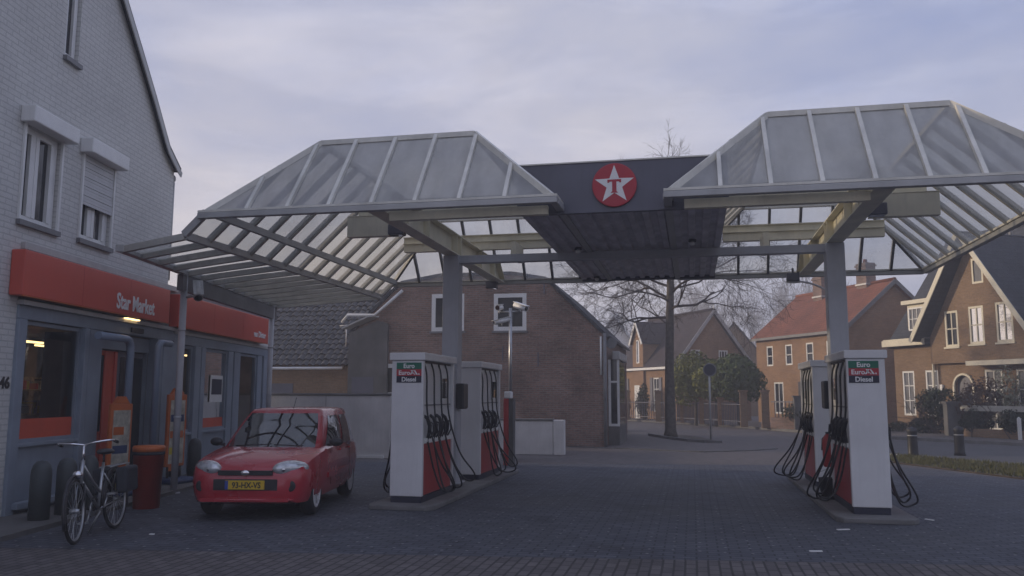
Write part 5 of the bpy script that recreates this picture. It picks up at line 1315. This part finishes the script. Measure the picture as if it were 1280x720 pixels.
# brick posts and railings before the far houses
def post(mb, x, y, h, s=.2): mb.box((x - s, y - s, .1), (x + s, y + s, h)); mb.box((x - s - .05, y - s - .05, h), (x + s + .05, y + s + .05, h + .08))
t = thing('garden_fence', 'garden fence of brick posts with dark railings under the green trees', 'fence', (0, 44, .1))
P = [(-3.9, 51.5), (-1.9, 48.6), (-.55, 46.8), (.45, 45.2), (1.35, 43.8), (2.35, 41.6), (3.25, 40.6)]
for i, (x, y) in enumerate(P):
    m = MB(); post(m, x, y, 1.75 if i in (0, 1, 5, 6) else 1.4, .13 if i in (2, 3, 4) else .17); m.build('post', 'orange_brick' if i in (2, 3, 4) else 'brown_brick', t, True)
for (a, b) in zip(P, P[1:]):
    if a == P[5]: continue
    m = MB(); n_ = 14
    for z in (.35, 1.15): m.beam((a[0], a[1], z), (b[0], b[1], z), .03, .04)
    for i in range(1, n_): x, y = a[0] + (b[0] - a[0]) * i / n_, a[1] + (b[1] - a[1]) * i / n_; m.box((x - .018, y - .018, .1), (x + .018, y + .018, 1.25))
    m.build('railing', 'black_metal', t, True)
t = thing('hedge_wall', 'low wall with dark hedge before the red roof house', 'garden wall', (4.6, 40, .1))
m = MB(); m.beam((3.5, 40.3, .35), (6.6, 37.0, .35), .2, .5); m.build('wall', 'red_brick', t, True)
for x, y in ((4.6, 39.15), (6.6, 37.0)):
    m = MB(); post(m, x, y, 1.5, .25); m.build('post', 'dark_render', t, True)
m = MB(); m.beam((3.5, 40.3, 1.3), (6.6, 37.0, 1.3), .04, .06)
for i in range(1, 22): x, y = 3.5 + 3.1 * i / 22, 40.3 - 3.3 * i / 22; m.box((x - .02, y - .02, .6), (x + .02, y + .02, 1.35))
m.build('railing', 'black_metal', t, True)
t = thing('garden_wall', 'garden wall with grey posts and pale board before the gabled house', 'garden wall', (10.6, 33.3, .1))
for x, y in ((9.65, 35.0), (11.65, 31.5)):
    m = MB(); post(m, x, y, 1.3, .27); m.build('post', 'dark_render', t, True)
m = MB(); m.beam((9.85, 34.7, 1.14), (11.5, 31.8, 1.14), .06, .2); m.build('top_board', 'mid_alu', t, True)
m = MB(); m.beam((9.85, 34.7, .25), (11.5, 31.8, .25), .22, .3); m.build('base', 'brown_brick', t, True)
t = thing('white_post', 'short white marker post at the hedge foot', 'post', (10.95, 32.2, .1)); m = MB(); m.box((-.05, -.05, 0), (.05, .05, .72)); m.prism([(-.05, -.05, .721), (.05, -.05, .721), (0, -.05, .78)], (0, .1, 0)); m.build('shaft', 'letter', t)
t = thing('street_notice', 'blue and white panel at the right frame edge by the garden wall', 'sign', (11.95, 31.35, .1), -1.05)
m = MB(); m.box((-.35, -.03, .1), (.35, .03, 1.1)); f_ = m.build('board', 'letter', t); m = MB(); m.box((-.28, -.036, .2), (.28, -.031, .85)); m.build('panel', 'tarp', t)
# dark car beyond the brick house
t = thing('dark_car', 'dark blue car half hidden behind the brick house corner', 'car', (-4.95, 38.4, .0), -1.45)
rings = []
for (y, zl, hb, zs, zt) in ((-1.95, .35, .6, .55, .58), (-1.85, .22, .78, .68, .72), (-1.2, .2, .84, .82, .9), (-.6, .2, .85, .9, .97), (1.2, .2, .85, .94, .98), (1.8, .25, .8, .92, .95), (1.98, .4, .66, .8, .82)):
    half = [(hb * .9, zl), (hb, zl + .15), (hb, zs - .1), (hb * .92, zs), (0, zt)]; rings.append([(x, y, z) for x, z in half] + [(-x, y, z) for x, z in half[-2::-1]])
m = MB(); loft(m, rings); m.build('body', 'navy_sign', t)
m = MB(); loft(m, [[(sx * w_, y, z) for sx, y in ((-1, y0), (1, y0), (1.02, 0.2), (1, y1), (-1, y1), (-1.02, .2))] for (w_, y0, y1, z) in ((.76, -.75, 1.75, .92), (.66, -.2, 1.45, 1.3), (.58, .1, 1.2, 1.4))]); m.build('cabin', 'car_glass', t)
m = MB(); m.box((-.6, -.1, 1.395), (.6, 1.2, 1.42)); m.build('roof_panel', 'navy_sign', t, bevel=.02)
for y in (-1.2, 1.25):
    for s in (-1, 1):
        m = MB(); m.lathe((s * .72, y, .3), [(.17, -.1), (.3, -.09), (.31, 0), (.3, .1), (.17, .1)], 24, (s, 0, 0), cap=False); w_ = m.build('wheel', 'rubber', t); m = MB(); m.lathe((s * .72, y, .3), [(.18, .08), (0, .1)], 16, (s, 0, 0)); m.build('rim', 'steel', w_)
for s in (-1, 1):
    m = MB(); m.ell((s * .6, -1.84, .66), (.16, .08, .08)); m.build('headlight', 'headlamp', t)

# ------------------------------------------------------------------ trees and shrubs
R = random.Random(21)
t = thing('bare_tree', 'tall bare street tree with spreading twigs in a kerbed bed', 'tree', (-.86, 33.2, 0))
m = MB(); tr = [(0, 0, 0), (0, 0, .25), (.0, 0, 2.4), (.06, 0, 4.6), (.12, .05, 6.2), (.1, .05, 8.2), (.15, 0, 10.2)]
m.tube(tr, [.29, .22, .175, .155, .14, .1, .05], 14); m.build('trunk', 'bark', t)
m = MB()
for (z, az, el, L, r) in ((4.3, 2.5, .5, 1.8, .055), (4.9, -.9, .15, 2.1, .06), (5.2, -2.6, .6, 2.0, .06), (5.7, -.1, .15, 2.3, .06), (6.0, 2.2, .7, 1.9, .055), (4.6, PI, .05, 2.0, .075), (5.0, .1, .55, 2.2, .08), (5.3, 2.7, .5, 2.1, .085), (5.5, -.3, .35, 2.3, .08), (5.8, 3.3, .6, 2.0, .08), (5.9, 1.6, .7, 2.0, .07), (6.1, -1.4, .6, 2.0, .07), (6.3, .4, .75, 1.9, .07), (6.6, 2.5, .8, 1.9, .07), (7., -2.2, .8, 1.8, .06), (7.4, .8, .9, 1.7, .055), (8, 3.0, 1., 1.6, .05), (8.6, -.6, 1.1, 1.4, .045), (9.3, 1.4, 1.2, 1.2, .04), (10., 0, 1.4, 1.1, .035)):
    d = Vector((math.cos(az) * math.cos(el), math.sin(az) * math.cos(el), math.sin(el)))
    grow(m, (.1, 0, z), d, L, r * .72, 5 if z < 7.2 else 3, R, .55, -.03 if z < 7 else .08, (2, 3), .68, 5, .0042, .21)
m.build('crown', 'twig', t, fix=False)
def bare(name, label, x, y, h, seed, mt='far_twig', dep=5):
    R = random.Random(seed); t = thing(name, label, 'tree', (x, y, 0), 0, 'bare trees far behind the houses')
    m = MB(); m.tube([(0, 0, 0), (0, 0, h * .15), (.1, 0, h * .32)], [h * .016, h * .012, h * .01], 8); m.build('trunk', mt, t)
    m = MB(); 
    for i in range(3): grow(m, (.1, 0, h * .3), (R.gauss(0, .35), R.gauss(0, .35), 1), h * .26, h * .008, dep, R, .5, .12, (2, 3), .74, 5, .012, .12)
    m.build('crown', mt, t, fix=False)
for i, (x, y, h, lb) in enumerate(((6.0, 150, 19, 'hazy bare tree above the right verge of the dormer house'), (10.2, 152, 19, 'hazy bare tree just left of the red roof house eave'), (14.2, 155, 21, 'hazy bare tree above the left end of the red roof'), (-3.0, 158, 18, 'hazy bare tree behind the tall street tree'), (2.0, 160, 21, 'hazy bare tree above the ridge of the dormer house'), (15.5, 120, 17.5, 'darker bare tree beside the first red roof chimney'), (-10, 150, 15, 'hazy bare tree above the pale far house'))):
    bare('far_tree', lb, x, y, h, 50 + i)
def leafy(name, label, cat, c, r, n, sz, mt, seed, trunk=None, group=None):
    t = thing(name, label, cat, (c[0], c[1], 0), 0, group)
    m = MB(); leaf_cloud(m, (0, 0, c[2]), r, n, sz, seed, .32); m.build('crown' if trunk else 'foliage', mt, t, fix=False)
    m = MB(); R = random.Random(seed)
    if trunk:
        m.tube([(0, 0, 0), (.03, .02, trunk), (.0, 0, c[2])], [.09, .07, .04], 8); m.build('trunk', 'bark', t)
    else:
        for _ in range(7): grow(m, (R.gauss(0, r[0] * .3), R.gauss(0, .1), .05), (R.gauss(0, .4), R.gauss(0, .3), 1), c[2] * .8, .02, 2, R, .5, .1, (2, 3), .6, 4, .005)
        m.build('stems', 'twig', t, fix=False)
    return t
G_ = 'clipped evergreen trees behind the garden fence'
leafy('clipped_tree', 'yellow green clipped evergreen tree left of the traffic sign', 'tree', (.15, 45.6, 2.5), (1.35, 1.0, 1.15), 5600, .09, 'leaf_olive', 3, 1.3, G_)
leafy('clipped_tree', 'olive clipped evergreen tree in the middle, behind the traffic sign', 'tree', (1.15, 44.9, 2.45), (1.35, 1.0, 1.2), 5600, .09, 'leaf_olive', 4, 1.3, G_)
leafy('clipped_tree', 'dark green clipped evergreen tree, rightmost of the clipped row', 'tree', (2.2, 43.8, 2.4), (1.3, 1.0, 1.2), 5600, .09, 'leaf_green', 5, 1.3, G_)
leafy('conifer_shrub', 'dark upright conifer by the dormer house door', 'shrub', (-3.0, 52.2, 1.25), (.45, .45, 1.25), 900, .08, 'leaf_dark', 6)
leafy('conifer_shrub', 'dark conical shrub left of the dormer house door', 'shrub', (-4.25, 53.0, 1.1), (.5, .5, 1.15), 900, .08, 'leaf_dark', 7)
leafy('garden_bush', 'round dark bush left of the arched door of the gabled house', 'shrub', (9.45, 36.7, 1.3), (.75, .6, .7), 1500, .07, 'leaf_dark', 8)
leafy('garden_bush', 'low dark bush under the tall windows of the gabled house', 'shrub', (9.2, 37.0, .42), (.75, .5, .4), 1200, .06, 'leaf_dark', 9)
leafy('garden_bush', 'small low bush near the left corner of the gabled house', 'shrub', (8.45, 38.5, .3), (.4, .35, .25), 500, .05, 'leaf_dark', 10)
leafy('brown_shrub', 'loose brown leaved shrub behind the pale garden board', 'shrub', (10.55, 34.4, 1.5), (.95, .6, .85), 1500, .06, 'leaf_brown', 11)
leafy('climbing_shrub', 'loose variegated climber over the tall window of the gabled house', 'shrub', (11.35, 34.0, 1.75), (.5, .3, 1.0), 700, .055, 'leaf_pale', 12)
leafy('garden_hedge', 'dark hedge below the pale garden board, left half', 'hedge', (10.2, 34.2, .68), (.6, .35, .45), 1400, .06, 'leaf_dark', 13)
leafy('garden_hedge', 'dark hedge below the pale garden board, right half', 'hedge', (11.05, 32.7, .68), (.6, .35, .5), 1400, .06, 'leaf_dark', 14)
leafy('garden_hedge', 'dark hedge behind the railings of the red roof house', 'hedge', (5.1, 39.3, .85), (1.3, .5, .5), 1500, .07, 'leaf_dark', 15)

# ------------------------------------------------------------------ winter haze
h = MB(); h.box((-240, -50, -1), (240, 380, 16)); o = h.build('haze', 'glass'); o['kind'] = 'stuff'; o['label'] = 'thin grey winter haze over the whole street'; o['category'] = 'haze'
m_ = bpy.data.materials.new('haze'); m_.use_nodes = True; nt = m_.node_tree; nt.nodes.remove(nt.nodes['Principled BSDF'])
pv = N(nt, 'ShaderNodeVolumePrincipled'); pv.inputs['Color'].default_value = (.88, .88, .90, 1); pv.inputs['Density'].default_value = .0044; pv.inputs['Anisotropy'].default_value = .2
nt.links.new(pv.outputs[0], nt.nodes['Material Output'].inputs['Volume']); o.data.materials.clear(); o.data.materials.append(m_)
